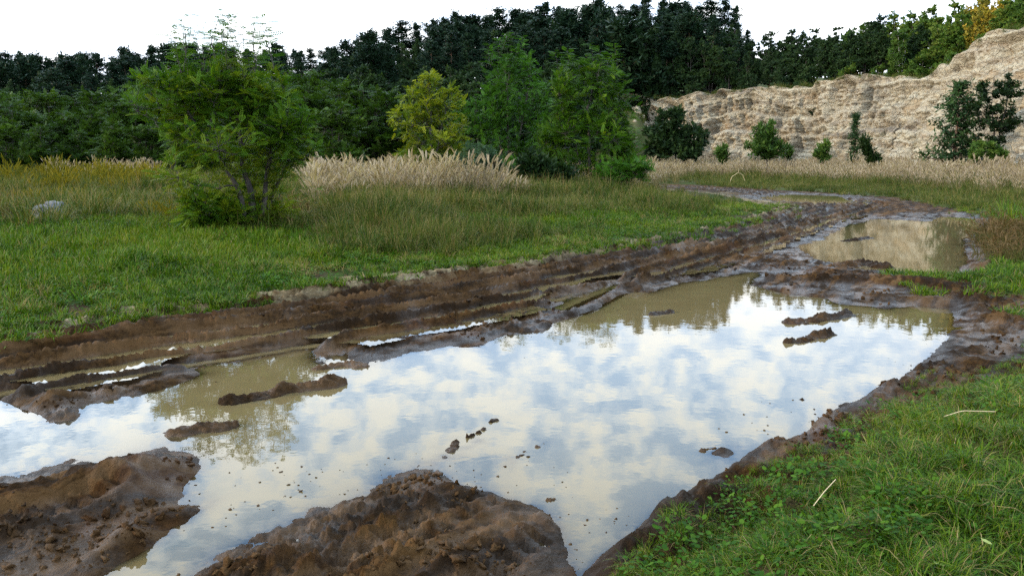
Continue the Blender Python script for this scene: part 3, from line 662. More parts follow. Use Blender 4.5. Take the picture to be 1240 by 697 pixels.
px_tree('dark_bush', 'dark green bush at the foot of the broad bright tree on its right', 752, 32, [(742,208,26,12,0),(768,205,22,14,0)], L_ROB2, 28, stems_px=[[(752,212),(748,198)]], n_twig=120, per=7, leaf_len=.3, tr=.03, cat='bush')
px_tree('dark_tree', 'dark bushy conifer-like tree at the shaded left end of the cliff', 818, 68, [(815,150,22,24,0),(830,168,28,20,0),(798,168,22,24,0),(818,182,40,12,0)], L_OAK, 11, stems_px=[[(818,170),(816,130)]],
        leaf=spray(6, 5, .7, .15), leaf_len=.6, n_twig=220, per=7)
px_tree('young_tree', 'small bushy green tree at the foot of the cliff with bare lower stem', 928, 54, [(926,162,16,14,0),(922,178,20,13,0),(934,180,16,12,0)], L_BUSH, 12, stems_px=[[(929,185),(926,150)]], leaf=spray(5, 6, .7, .13), leaf_len=.45, n_twig=120, per=7, tr=.05)
px_tree('young_tree', 'tiny round bush standing left of the small bushy cliff-foot tree', 875, 57, [(875,186,8,9,0)], L_BUSH, 13, stems_px=[[(875,190),(875,178)]], leaf=spray(5, 6, .7, .13), leaf_len=.4, n_twig=45, per=7, tr=.03, limbs=6)
px_tree('young_tree', 'thin pale sapling just right of the small bushy cliff-foot tree', 952, 55, [(952,184,9,10,0)], L_BUSH, 14, stems_px=[[(952,190),(952,174)]], leaf=spray(5, 6, .7, .13), leaf_len=.35, n_twig=26, per=6, tr=.03, limbs=6)
px_tree('young_tree', 'yellowish green sapling alone in front of the cliff centre', 995, 54, [(995,178,9,9,0),(996,188,11,8,0)], L_BUSH, 15, stems_px=[[(995,185),(995,168)]], leaf=spray(5, 6, .7, .13), leaf_len=.36, n_twig=60, per=6, tr=.03, limbs=6)
px_tree('young_tree', 'leaning dark sapling right of a slender pine on the rubble', 1054, 52, [(1047,175,8,10,0),(1054,188,10,10,0),(1060,194,8,5,0)], L_OAK, 16, stems_px=[[(1052,188),(1045,164)]], leaf=spray(5, 6, .7, .13), leaf_len=.36, n_twig=70, per=6, tr=.03, limbs=6)
px_tree('open_tree', 'open crowned tree with gaps standing at the right edge before the cliff', 1203, 50, [(1198,110,20,14,0),(1222,106,18,14,0),(1190,130,18,12,0),(1215,132,24,10,0),(1200,150,26,8,0),(1228,150,16,8,0),(1205,172,22,8,0)], L_OAK, 17,
        stems_px=[[(1204,160),(1200,120),(1204,92)], [(1210,165),(1222,112)]], leaf=spray(5, 7, .7, .13), leaf_len=.36, n_twig=150, per=7, tr=.06)
px_tree('green_bush', 'light green bush under the open crowned tree at right', 1192, 48, [(1190,184,20,12,0),(1205,186,14,9,0)], L_BUSH, 18, stems_px=[[(1192,190),(1188,174)]], leaf=spray(5, 8, .7, .13), leaf_len=.36, n_twig=110, per=7, tr=.03, cat='bush')
px_tree('birch_tree', 'slender birch with a pale trunk on the cliff rim', 1091, 76, [(1088,48,9,14,0),(1087,66,11,14,0),(1090,78,9,8,0)], L_BUSH, 19, stems_px=[[(1092,85),(1089,60),(1087,34)]], leaf=spray(5, 8, .7, .13), leaf_len=.42, n_twig=100, per=6, tr=.10, bark=BARK_B)

# conifers ----------------------------------------------------------
def conifer(name, h, seed, base_r, mat, crown_from=.3, n=420, tl=.6, tmpl=None, bark=None, cone=.7, tr=.13):
    r = np.random.default_rng(seed); tmpl = tmpl or needles(7, seed)
    trunk = [(np.c_[r.normal(size=8)*.03*h/8, r.normal(size=8)*.03*h/8, np.linspace(0, h*.97, 8)], np.linspace(tr, .03, 8))]
    limbs = []; LP = []; LD = []; V_ = []
    nw = int(19+r.integers(5)); 
    for i in range(nw):
        f = i/(nw-1); z = h*(crown_from+(1-crown_from)*f*.98); 
        rad = base_r*((1-f)**cone*.92+.06)*(.8 if f < .15 else 1)
        k = int(3+r.integers(3)); a0 = r.uniform(0, 6.3)
        for j in range(k):
            if r.uniform() < .12: continue
            a = a0+j*6.283/k+r.uniform(-.3, .3); L = rad*r.uniform(.65, 1.25); d = np.array([math.cos(a), math.sin(a), .12+.3*f]); 
            A = np.array([0, 0, min(z+r.normal()*h*.018, h*.985)]); E = A+d*L; P = curve(A, E, 5, -.05, r, .05); limbs.append((P, np.linspace(.022+.02*(1-f), .008, 5)))
            m = max(3, int(n/(nw*k)*1.6*(L/base_r+.35))); t = r.uniform(.3, 1.05, m)
            pp = np.stack([np.interp(t, np.linspace(0, 1, 5), P[:, c]) for c in range(3)], 1)+r.normal(size=(m, 3))*np.array([.18, .18, .10])*base_r*.6*t[:, None]
            LP.append(pp); LD.append(d[None]*.7+r.normal(size=(m, 3))*.35); V_.append(np.full(m, r.uniform(.2, .8))+r.normal(size=m)*.15)
    LP.append(np.c_[np.zeros(6), np.zeros(6), np.linspace(.9, 1.0, 6)*h]); LD.append(np.tile([[.3, .1, 1.]], (6, 1))+r.normal(size=(6, 3))*.3); V_.append(np.full(6, .6))
    LP = np.concatenate(LP); LD = np.concatenate(LD); var = np.clip(np.concatenate(V_), 0, 1)
    V, Fq = place(tmpl, LP, LD, tl*r.uniform(.7, 1.25, len(LP)), r)
    tv = tubes(trunk, 7); lv = tubes(limbs, 4)
    return (mesh(name+'_trunk', tv[0], [tv[1]], bark or BARK_P, True), mesh(name+'_limbs', lv[0], [lv[1]], bark or BARK_P, True), mesh(name+'_crown', V, [Fq], mat, False, {'var': np.repeat(var, len(tmpl[0]))}))
NS = spray(7, 21, .62, .13)
def solo_pine(label, u, Y, vtop, width_px, seed, **kw):
    b = base_at(u, Y); h = rel(b, u, vtop)[2]
    tree('pine_tree', label, 'tree', conifer('young_pine', h, seed, width_px*Y/F/2, L_PINE2, crown_from=.08, tmpl=NS, **kw), b)
solo_pine('dark full pine standing left of the open crowned tree before the cliff', 1153, 52, 102, 74, 31, n=620, tl=.42, cone=.55)
solo_pine('slender pine sapling high on the rubble before the cliff', 1032, 66, 138, 17, 32, n=120, tl=.36, tr=.05)

PV = [conifer('ridge_pine', 13, 40+i, 2.3+.3*(i % 3), L_PINE, crown_from=(.3, .4, .15, .45, .08)[i], n=1000, tl=.72, tmpl=spray(5, 50+i, .62, .10), cone=(.6, .45, .8, .4, .95)[i]) for i in range(5)]
def decid(name, h, rx, mat, seed, n_twig=170, per=6, leaf=None, leaf_len=.55):
    r = np.random.default_rng(seed)
    bl = [(0, 0, h*.78, rx*.5, rx*.5, h*.2, 1)]
    for i in range(7):
        a = i*.9+r.uniform(-.3, .3); q = rx*r.uniform(.35, .62); z = h*r.uniform(.25, .72); bl.append((math.cos(a)*q, math.sin(a)*q, z, rx*.45, rx*.45, h*.17, 1.1))
    st = [[(0,0,0), (r.uniform(-.2,.2), r.uniform(-.2,.2), h*.45), (r.uniform(-.4,.4), r.uniform(-.4,.4), h*.88)], [(.1,0,0), (rx*.3, r.uniform(-.3,.3), h*.6)], [(-.1,0,0), (-rx*.3, r.uniform(-.3,.3), h*.55)]]
    return tree_meshes(name, st, bl, 14, n_twig, per, leaf or FR3, leaf_len, mat, BARK, seed, tr=.09, twig_r=.014, upb=.25)
SP6 = spray(6, 61, .6, .17)
TH = [decid('thicket_tree', 6.5, 2.4, L_DK, 70+i, n_twig=330, leaf_len=.44) for i in range(4)]
DK = [decid('dark_tree', 8.0, 2.6, L_OAK, 80+i, leaf=SP6, leaf_len=.46, n_twig=330) for i in range(3)]
RM = [decid('rim_tree', 7.0, 2.1, L_MID, 90+i, leaf=SP6, leaf_len=.42, n_twig=280) for i in range(2)]
OR = [decid('rusty_tree', 6.5, 1.9, L_ORG, 96, leaf=SP6, leaf_len=.5)]
PROTO = {}
def wood(key, variants, base_h, kind, u, vtop, Y, label, group, wide=1.0, minh=3.0):
    x = (u-CX)/F*(Y*cp); x0 = x
    zt = at_y(u, vtop, Y)[2]; zb = Hat(x, Y)-.15; h = max(zt-zb, minh); s = h/base_h
    i = random.randrange(len(variants)); k = (key, i); sc = (s*wide*random.uniform(.85, 1.2), s*wide*random.uniform(.85, 1.2), s); rz = random.uniform(0, 6.28)
    if k not in PROTO: PROTO[k] = t = tree(kind, label, 'tree', variants[i], (x, Y, zb), rz, sc, group); return t
    return copy_thing(PROTO[k], (x, Y, zb), rz, sc, label, group)
SKY_U = [-80,0,60,120,180,260,330,400,441,462,527,572,634,675,720,780,820,860,885,899,913]; SKY_V = [70,68,65,65,62,55,55,52,40,30,20,17,9,9,4,0,-2,2,10,34,38]
def forest():
    def where(u, kind):
        for lim, w in LM:
            if u < lim: return kind+' '+w
    LM = [(50, 'above the boulder at far left'), (150, 'left of the many-stemmed locust'), (390, 'behind the many-stemmed locust'), (470, 'between the locust and the yellowing tree'), (570, 'above the yellowing tree'), (670, 'above the tall middle tree'), (790, 'above the broad bright tree'), (2000, 'left of the dip in the skyline')]
    def lab(u, row):
        k = ('dark pine of the skyline row', 'dark pine of the row just below the skyline', 'dark pine low in front on the ridge')[row]
        return where(u, k), where(u, ('skyline pines', 'second row pines', 'front row pines')[row])
    for row, (Y, dv, step) in enumerate(((112, 0, 17), (105, 9, 20), (99, 22, 25))):
        u = -70+row*7
        while u < 905-row*4:
            vt = np.interp(u, SKY_U, SKY_V)+dv+random.uniform(-4, 9)
            if row and random.random() < .28: wood('darkridge', DK, 8, 'dark_tree', u, vt+6, Y, where(u, 'round dark leafy tree among the ridge pines'), where(u, 'leafy ridge trees'), .7); u += step*random.uniform(.75, 1.2); continue
            l, g = lab(u, row); wood('pine', PV, 13, 'pine_tree', u, vt, Y+random.uniform(-2, 2), l, g, random.choice((1.0, 1.2, 1.45)))
            u += step*random.uniform(.75, 1.3)
    TU = [-60,0,35,86,148,200,300,400,434,483,555,640,700,745,790,830]; TVv = [100,100,108,112,100,95,90,80,76,88,72,75,66,52,62,84]
    for row, (Y, dv, step, ulim) in enumerate(((72, -2, 27, 740), (63, 14, 33, 720), (56, 38, 42, 430))):
        u = -60+row*11
        while u < ulim:
            vt = np.interp(u, TU, TVv)+dv+random.uniform(-5, 9)
            if u < 500 and not (u > 400 and row == 0): wood('thicket', TH, 6.5, 'thicket_tree', u, vt, Y+random.uniform(-2, 2), where(u, ('leafy green tree at the back of the thicket', 'leafy green tree in the middle of the thicket', 'leafy green tree at the front of the thicket')[row]), where(u, 'thicket trees %s' % ('back', 'middle', 'front')[row]), 1.15)
            elif row < 2 : wood('dark', DK, 8, 'dark_tree', u, vt, Y+8+random.uniform(-2, 2), where(u, ('dark leafy tree under the pines', 'dark leafy tree low under the pines')[row]), where(u, 'dark leafy trees %s' % ('back', 'front')[row]), 1.1)
            u += step*random.uniform(.75, 1.25)
    # along the rim of the cliff
    RU = [820,858,900,913,958,999,1061,1116,1140,1180,1215,1250,1290]; RV = [22,30,42,40,34,24,16,8,-5,-12,-20,-35,-60]
    for row, (back, dv, step) in enumerate(((3.5, 12, 22), (8, 0, 24), (2.0, 45, 30))):
        u = 768+row*7
        while u < 1300:
            Yc = np.interp(u, CLIFF_U, CLIFF_Y)+back*1.3; vt = np.interp(u, RU, RV)+dv+random.uniform(-5, 7)
            vb = np.interp(u, CLIFF_U, CLIFF_TOP)
            if row == 2: vt = vb-random.uniform(16, 34)
            rw = ('in the middle row on the cliff rim', 'on the skyline above the cliff', 'low at the cliff edge')[row]; sec = 'above the dark bushy tree' if u < 880 else 'above the cliff-foot saplings' if u < 1010 else 'left of the birch' if u < 1085 else 'right of the birch' if u < 1150 else 'above the bare slope'
            if u < 1010: a = ('dark', DK, 8, 'dark_tree', 'dark green tree %s %s' % (rw, sec), 'dark green trees %s %s' % (rw, sec), 1.0)
            elif u < 1155: a = ('rim', RM if random.random() < .6 else DK, 7 , 'rim_tree', 'mid green tree %s %s' % (rw, sec), 'mid green trees %s %s' % (rw, sec), 1.0)
            elif u < 1195 and row < 2: a = ('rusty', OR, 6.5, 'rusty_tree', 'orange tinted tree %s %s' % (rw, sec), 'orange tinted trees %s %s' % (rw, sec), .8)
            else: a = ('rimr', RM, 7, 'rim_tree', 'light green tree %s %s' % (rw, sec), 'light green trees %s %s' % (rw, sec), 1.0)
            key = a[0]+str(a[1] is DK); wood(key, a[1], 8 if a[1] is DK else a[2], a[3], u, min(vt, vb-14), Yc, a[4], a[5], a[6], 1.5)
            u += step*random.uniform(.75, 1.25)
    for u, v, dY in ((1210,52,-3),(1226,40,-3.5),(1188,62,-2.5),(934,112,.5),(1056,100,1.0),(830,112,1),(862,108,1)):
        Yc = np.interp(u, CLIFF_U, CLIFF_Y)+dY
        p = at_y(u, v+7, Yc)
forest()

# ------------------------------------------------------------------ grasses (nobody could count them)
def blades(n, rad, h, w, lean, r, seg=3, curl=.5):
    """a tuft of curved tapering blades"""
    a = r.uniform(0, 6.283, n); q = rad*np.sqrt(r.uniform(0, 1, n)); bx, by = q*np.cos(a), q*np.sin(a)
    az = r.uniform(0, 6.283, n); az = np.where(r.uniform(size=n) < .6, a, az); L = h*r.uniform(.5, 1.15, n); ln = lean*r.uniform(.2, 1.4, n); ww = w*r.uniform(.7, 1.3, n)
    t = np.array([0, .4, .75, 1.0]); wd = np.array([.8, 1.0, .7, .0])
    V = np.zeros((n, 7, 3)); dx, dy = np.cos(az), np.sin(az); tx, ty = -np.sin(az+r.normal(size=n)*.6), np.cos(az+r.normal(size=n)*.6)
    k = 0
    for i in range(4):
        o = L*np.sin(ln*t[i]*(1+curl*t[i]))*t[i]; z = L*t[i]*np.cos(np.minimum(ln*t[i]*(1+curl*t[i]), 1.5))
        cx, cy = bx+dx*o, by+dy*o
        if i < 3:
            for s in (-1, 1): V[:, k] = np.stack([cx+s*tx*ww*wd[i]/2, cy+s*ty*ww*wd[i]/2, z], 1); k += 1
        else: V[:, k] = np.stack([cx, cy, z], 1)
    o = np.arange(n)[:, None]*7
    Q = np.concatenate([o+np.array([[0, 1, 3, 2]]), o+np.array([[2, 3, 5, 4]])]); Tt = o+np.array([[4, 5, 6]])
    var = np.repeat(r.uniform(0, 1, n), 7)
    return V.reshape(-1, 3), Q, Tt, var
def tuft(name, mats, parts):
    """parts: list of (V,Q,T,var,material index)"""
    Vs, Qs, Ts, vs, mi = [], [], [], [], []; o = 0
    for V, Q, Tt, var, m in parts:
        Vs.append(V); Qs.append(Q+o); Ts.append(Tt+o); vs.append(var); mi.append((len(Q), len(Tt), m)); o += len(V)
    Q = np.concatenate(Qs); Tt = np.concatenate(Ts)
    me = mesh(name, np.concatenate(Vs), [Q, Tt], None, False, {'var': np.concatenate(vs)})
    for m in mats: me.materials.append(m)
    ids = np.concatenate([np.full(a, m) for a, b, m in mi]+[np.full(b, m) for a, b, m in mi]).astype(np.int32); me.polygons.foreach_set('material_index', ids)
    return bpy.data.objects.new(name, me)
def plume(n, h, r, rad=.1, hl=.26, hw=.022, lean=.25):
    """stems with feathery nodding heads: stem strip + head of two crossed tapered strips"""
    Vs, Qs = [], []; o = 0; var = []
    for i in range(n):
        a = r.uniform(0, 6.28); q = rad*math.sqrt(r.uniform()); b = np.array([q*math.cos(a), q*math.sin(a), 0]); d = np.array([math.cos(a), math.sin(a), 0])*lean*r.uniform(.2, 1.2)+np.array([.25, .0, 0])*lean; H_ = h*r.uniform(.75, 1.12)
        t = np.linspace(0, 1, 7); P = b+np.outer(t**1.8, d)*H_+np.outer(t*(1-.10*t*t), [0, 0, H_])
        s0 = 1-hl/H_*r.uniform(.8, 1.2); hd = np.linspace(s0, 1, 5); HP = np.stack([np.interp(hd, t, P[:, c]) for c in range(3)], 1); HP[:, :2] += np.outer(((hd-s0)/(1-s0))**2*.06, d[:2]/(np.linalg.norm(d[:2])+1e-6)); HP[-1, 2] -= .02
        for (C, wd, n_) in ((P[::2], np.array([.003, .003, .002, .001]), 4), (HP, hw*np.array([.25, .9, 1.0, .7, .15]), 5)):
            for ang in ((0.3,) if n_ == 4 else (0.0, 1.57)):
                sdv = np.array([math.cos(a+ang), math.sin(a+ang), 0]); V = np.stack([C-np.outer(wd, sdv), C+np.outer(wd, sdv)], 1).reshape(-1, 3)
                k = np.arange(n_-1)*2+o; Qs.append(np.stack([k, k+1, k+3, k+2], 1)); Vs.append(V); o += len(V); var.append(np.full(len(V), r.uniform(.2, 1) if n_ == 5 else .1))
    return np.concatenate(Vs), np.concatenate(Qs), np.zeros((0, 3), int), np.concatenate(var)
def broad(n, rad, size, r, h=.08):
    Vs, Fs = [], []; o = 0; var = []
    for i in range(n):
        a = r.uniform(0, 6.28); q = rad*math.sqrt(r.uniform()); c = np.array([q*math.cos(a), q*math.sin(a), h*r.uniform(.2, 1)]); sz = size*r.uniform(.6, 1.2); e = r.uniform(-.3, .6)
        ax = np.array([math.cos(a)*math.cos(e), math.sin(a)*math.cos(e), math.sin(e)]); sd_ = np.array([-math.sin(a), math.cos(a), r.uniform(-.3, .3)])
        V = np.array([c, c+ax*sz*.3+sd_*sz*.32, c+ax*sz*.75+sd_*sz*.3, c+ax*sz, c+ax*sz*.75-sd_*sz*.3, c+ax*sz*.3-sd_*sz*.32]); Vs.append(V)
        Fs += [[o, o+1, o+2, o+3], [o, o+3, o+4, o+5]]; o += 6; var.append(np.full(6, r.uniform(0, 1)))
    return np.concatenate(Vs), np.array(Fs), np.zeros((0, 3), int), np.concatenate(var)
G_FRESH = leaf_material('fresh_grass', [(0.0139, 0.0359, 0.0013), (0.0314, 0.0718, 0.0019), (0.0559, 0.1055, 0.0026), (0.1048, 0.1235, 0.0077)], .25, .5, .5, .5, 2.0)
G_MEAD = leaf_material('meadow_grass_blade', [(0.0163, 0.0312, 0.0031), (0.0298, 0.0537, 0.0048), (0.0541, 0.0736, 0.0098), (0.1029, 0.0961, 0.0276)], .3, .6, .5, .35, 1.6)
G_DRY = leaf_material('dry_grass_blade', [(0.12, 0.0825, 0.03), (0.21, 0.15, 0.06), (0.27, 0.2025, 0.084)], .3, .7, .5)
G_PLUME = leaf_material('reed_plume', [(0.1615, 0.1235, 0.0808), (0.2755, 0.209, 0.1377), (0.38, 0.304, 0.209)], .35, .8, .3)
G_GOLD = leaf_material('goldenrod_flower', [(0.0648, 0.072, 0.0086), (0.1368, 0.1152, 0.0103), (0.1944, 0.144, 0.0127)], .3, .8, .4)
G_CLOV = leaf_material('broad_weed_leaf', [(0.0146, 0.0464, 0.0023), (0.0265, 0.0729, 0.0033), (0.0497, 0.1027, 0.0051)], .3, .65, .4)
G_RED = leaf_material('withered_weed', [(0.042, 0.042, 0.0112), (0.091, 0.0525, 0.0224), (0.154, 0.098, 0.042)], .3, .8, .4)
def coll(name, objs):
    c = bpy.data.collections.new(name)
    for o in objs: c.objects.link(o)
    return c
def rr_(s): return np.random.default_rng(s)
C_SHORT = coll('short_tufts', [tuft('tuft', [G_FRESH, G_DRY], [(*blades(26, .05, .10, .006, .7, rr_(i)), 0), (*blades(2, .05, .09, .004, 1.0, rr_(i+9)), 1)]) for i in range(4)])
C_LUSH = coll('lush_tufts', [tuft('tuft', [G_FRESH, G_DRY, G_CLOV], [(*blades(34, .06, .16, .0042, .85, rr_(20+i)), 0), (*blades(3+3*(i > 2), .06, .18, .0035, .9, rr_(29+i)), 1), (*broad(8, .08, .024, rr_(i), .08), 2)]) for i in range(5)])
C_WEED = coll('weed_rosettes', [tuft('weed', [G_CLOV], [(*broad(26, .08, .026, rr_(40+i), .07), 0)]) for i in range(3)])
C_MEAD = coll('meadow_tufts', [tuft('tuft', [G_MEAD, G_DRY], [(*blades(30, .16, .48, .011, .55, rr_(50+i)), 0), (*blades(6, .16, .5, .007, .6, rr_(59+i)), 1)]) for i in range(5)])
C_PLUME = coll('plume_tufts', [tuft('reed', [G_PLUME, G_MEAD, G_DRY], [(*plume(9, 1.2, rr_(60+i), .16), 0), (*blades(14, .16, .7, .009, .5, rr_(69+i)), 1), (*blades(8, .16, .8, .008, .5, rr_(79+i)), 2)]) for i in range(5)])
C_DRY = coll('dry_tufts', [tuft('dry', [G_DRY], [(*blades(22, .12, .4, .006, .8, rr_(85+i)), 0)]) for i in range(3)])
C_GOLD = coll('goldenrod', [tuft('goldenrod', [G_GOLD, G_MEAD], [(*plume(16, 1.0, rr_(90+i), .25, .26, .018), 0), (*blades(26, .25, .85, .012, .4, rr_(95+i)), 1)]) for i in range(4)])
C_RED = coll('withered', [tuft('withered', [G_RED], [(*plume(16, .36, rr_(98+i), .14, .09, .007, .7), 0), (*blades(14, .14, .24, .004, .9, rr_(99+i)), 0)]) for i in range(3)])
def scatter_nodes(c):
    g = bpy.data.node_groups.new('scatter', 'GeometryNodeTree')
    g.interface.new_socket('Geometry', in_out='INPUT', socket_type='NodeSocketGeometry'); g.interface.new_socket('Geometry', in_out='OUTPUT', socket_type='NodeSocketGeometry')
    N = g.nodes.new; L = g.links.new
    gi, go = N('NodeGroupInput'), N('NodeGroupOutput'); ci = N('GeometryNodeCollectionInfo'); ci.inputs[0].default_value = c; ci.inputs['Separate Children'].default_value = True; ci.inputs['Reset Children'].default_value = True
    ip = N('GeometryNodeInstanceOnPoints'); ip.inputs['Pick Instance'].default_value = True
    def na(n, ty): a = N('GeometryNodeInputNamedAttribute'); a.data_type = ty; a.inputs[0].default_value = n; return a.outputs[0]
    L(gi.outputs[0], ip.inputs['Points']); L(ci.outputs[0], ip.inputs['Instance']); L(na('idx', 'INT'), ip.inputs['Instance Index'])
    e = N('FunctionNodeEulerToRotation'); L(na('rot', 'FLOAT_VECTOR'), e.inputs[0]); L(e.outputs[0], ip.inputs['Rotation']); L(na('scl', 'FLOAT_VECTOR'), ip.inputs['Scale'])
    L(ip.outputs[0], go.inputs[0]); return g
BOULDER = gp(64, 271, .25)
def scatter(name, c, XY, scl, tilt=.12, zoff=-.01, Z=None, kind='stuff', hs=None):
    if len(XY): XY_ok = np.hypot(XY[:, 0]-BOULDER[0], (XY[:, 1]-BOULDER[1]+1.6)*.32) > .62
    if len(XY) and name != 'undergrowth' and not XY_ok.all():
        XY = XY[XY_ok]; scl = scl[XY_ok] if np.ndim(scl) else scl; Z = Z if Z is None else Z[XY_ok]; hs = hs if hs is None else hs[XY_ok]
    n = len(XY)
    if n == 0: return
    z = terrain(XY[:, 0], XY[:, 1]) if Z is None else Z
    me = bpy.data.meshes.new(name); me.vertices.add(n); me.vertices.foreach_set('co', np.c_[XY, z+zoff].astype(np.float32).ravel())
    a = me.attributes.new('idx', 'INT', 'POINT'); a.data.foreach_set('value', rng.integers(0, len(c.objects), n).astype(np.int32))
    a = me.attributes.new('rot', 'FLOAT_VECTOR', 'POINT'); a.data.foreach_set('vector', np.c_[rng.normal(size=(n, 2))*tilt, rng.uniform(0, 6.283, n)].astype(np.float32).ravel())
    s = scl*rng.uniform(.65, 1.3, n); hs = np.ones(n) if hs is None else hs
    a = me.attributes.new('scl', 'FLOAT_VECTOR', 'POINT'); a.data.foreach_set('vector', np.c_[s, s, s*hs].astype(np.float32).ravel())
    o = obj(name, me); md = o.modifiers.new('scatter', 'NODES'); md.node_group = scatter_nodes(c); tag(o, kind=kind); return o
def sample_poly(poly, dens, falloff=None, cap=60000):
    lo, hi = poly.min(0), poly.max(0); n = int(min(dens*np.prod(hi-lo), 900000)); P = rng.uniform(lo, hi, (n, 2)); P = P[inside(P[:, 0], P[:, 1], poly)]
    if falloff is not None: P = P[rng.uniform(size=len(P)) < falloff(np.hypot(P[:, 0], P[:, 1]))]
    return P[:cap]
def view_sector(r0, r1, n, a=38, power=1.0):
    th = rng.uniform(-R(a), R(a), n); q = rng.uniform(0, 1, n)**power; r_ = np.exp(np.log(r0)+(np.log(r1)-np.log(r0))*q); return np.c_[r_*np.sin(th), r_*np.cos(th)]
def fields(P):
    h, sw, sm, mw, lat = terrain(P[:, 0], P[:, 1], True); return h, sw, sm
def build_grass():
    # right bank, close to the camera
    P = view_sector(2.2, 16, 34000, 64); P = P[P[:, 0] > .0]; h, sw, sm = fields(P); keep = (sm > -.14) & (sw > .14); P, h, sm = P[keep], h[keep], sm[keep]
    nz = fbm(P[:, 0]*2.2, P[:, 1]*2.2, oct=3, seed=201); k = rng.uniform(size=len(P)) < sstep(-.62, .05, nz+sm*.35)
    P, h, nz, sm = P[k], h[k], nz[k], sm[k]
    scatter('grass', C_LUSH, P, 0.38+.32*sstep(0, .6, sm), .25, Z=h, hs=.8+.5*nz)
    w = view_sector(2.2, 12, 3800, 42); w = w[w[:, 0] > .1]; h, sw, sm = fields(w); k = (sm > -.12) & (sw > .2) & (fbm(w[:, 0]*1.5, w[:, 1]*1.5, oct=2, seed=203) > -.05); scatter('weeds', C_WEED, w[k], .9, .2, Z=h[k])
    # verge left of the track
    P = view_sector(7, 30, 60000, 38); h, sw, sm = fields(P); left = (P[:, 0] < P[:, 1]*.33) | (P[:, 1] > 7.5)
    nz = fbm(P[:, 0]*.9, P[:, 1]*.9, oct=3, seed=205); k = left & (sm > -.7) & (rng.uniform(size=len(P)) < sstep(-.42, .45, sm*.40+nz*.8)) & (sw > .3)
    scatter('verge_grass', C_SHORT, P[k], 1.15+.5*sstep(0, 3, sm[k]), .25, Z=h[k], hs=(.9+.5*sstep(0, 4, sm[k])))
    P = view_sector(8, 30, 9000, 38); h, sw, sm = fields(P); k = (P[:, 0] < P[:, 1]*.33) & (sm > .3) & (fbm(P[:, 0]*.8, P[:, 1]*.8, oct=3, seed=231) > .12); scatter('dry_grass', C_DRY, P[k], .45, .3, Z=h[k])
    k = (P[:, 0] < P[:, 1]*.33) & (sm > .1) & (fbm(P[:, 0]*.8, P[:, 1]*.8, oct=3, seed=233) > .1); scatter('weeds', C_WEED, P[k], 1.2, .3, Z=h[k])
    P = view_sector(17.5, 27, 4000, 38, .8); h, sw, sm = fields(P); nz = fbm(P[:, 0]*.55, P[:, 1]*.55, oct=3, seed=241); k = (P[:, 0] < -P[:, 1]*.16) & (sm > 2.5) & (nz > .12); scatter('meadow_grass', C_MEAD, P[k], .75+1.2*np.clip(nz[k], 0, .5), .2, Z=h[k])
    k = (P[:, 0] < -P[:, 1]*.2) & (sm > 3) & (fbm(P[:, 0]*.7, P[:, 1]*.7, oct=3, seed=243) > .36); scatter('goldenrod', C_GOLD, P[k], .5, .2, Z=h[k])
    k = (P[:, 0] < -P[:, 1]*.1) & (sm > 2.5) & (fbm(P[:, 0]*.6, P[:, 1]*.6, oct=3, seed=245) > .2); scatter('withered_weeds', C_RED, P[k], 1.0, .3, Z=h[k])
    lb = base_at(309, 15.8); P = lb[:2]+np.array([0, .25])+rng.normal(size=(420, 2))*np.array([.7, .35]); scatter('undergrowth', C_MEAD, P, .75, .2)
    # grass of the open ground further out
    P = view_sector(11, 62, 60000, 38); h, sw, sm = fields(P); nz = fbm(P[:, 0]*.45, P[:, 1]*.45, oct=3, seed=207)
    k = (sm > .6) & (rng.uniform(size=len(P)) < sstep(.6, 5.5, sm+nz*2.5)) & (P[:, 1] < 62) & (h < 1.5); P, h, sm, nz = P[k], h[k], sm[k], nz[k]
    short = sstep(-.20, -.27, P[:, 0]/P[:, 1])*sstep(24, 18, P[:, 1])
    scatter('meadow_grass', C_MEAD, P, (.55+.55*sstep(1, 8, sm+2*nz))*(1-.68*short), .2, Z=h, hs=np.clip(1+.9*nz, .5, 1.6)*(1-.25*short))
    # tan plumed reed grass
    def reeds(px, dens, sc, name, c=C_PLUME, thr=-.3):
        p = gpoly(px); P = sample_poly(p, dens); h, sw, sm = fields(P); k = (sm > .5) & (h < 1.3) & (fbm(P[:, 0]*.5, P[:, 1]*.5, oct=3, seed=209) > thr); scatter(name, c, P[k], sc, .12, Z=h[k], hs=1.0+.5*fbm(P[k][:, 0]*.22, P[k][:, 1]*.22, oct=3, seed=211))
    reeds([(385,273),(520,268),(625,258),(640,250),(640,232),(370,238)], 10, 1.0, 'reed_grass')
    reeds([(655,246),(800,236),(820,228),(820,222),(640,232)], 5, .9, 'reed_grass')
    reeds([(770,224),(850,220),(1000,227),(1120,236),(1240,246),(1330,252),(1330,205),(1240,205),(1000,207),(790,207)], 4.5, .85, 'reed_grass', thr=-.6)
    reeds([(60,232),(200,232),(210,218),(60,218)], 2.5, .8, 'reed_grass')
    reeds([(-60,262),(60,256),(200,252),(195,236),(60,236),(-60,240)], 3.5, .95, 'goldenrod', C_GOLD, -.15)
    reeds([(0,300),(170,290),(240,270),(100,262),(0,275)], 5, .8, 'dry_grass', C_DRY, .0)
    reeds([(350,290),(850,250),(820,240),(380,262)], 2, 1.0, 'dry_grass', C_DRY, .05)
    # green strip beyond the bend, withered weeds by the far puddle
    p = gpoly([(830,232),(1000,240),(1150,260),(1330,285),(1330,246),(1100,232),(850,222)]); P = sample_poly(p, 16); h, sw, sm = fields(P); k = (sm > -.1) & (sw > .2); scatter('verge_grass', C_MEAD, P[k], .55, .2, Z=h[k])
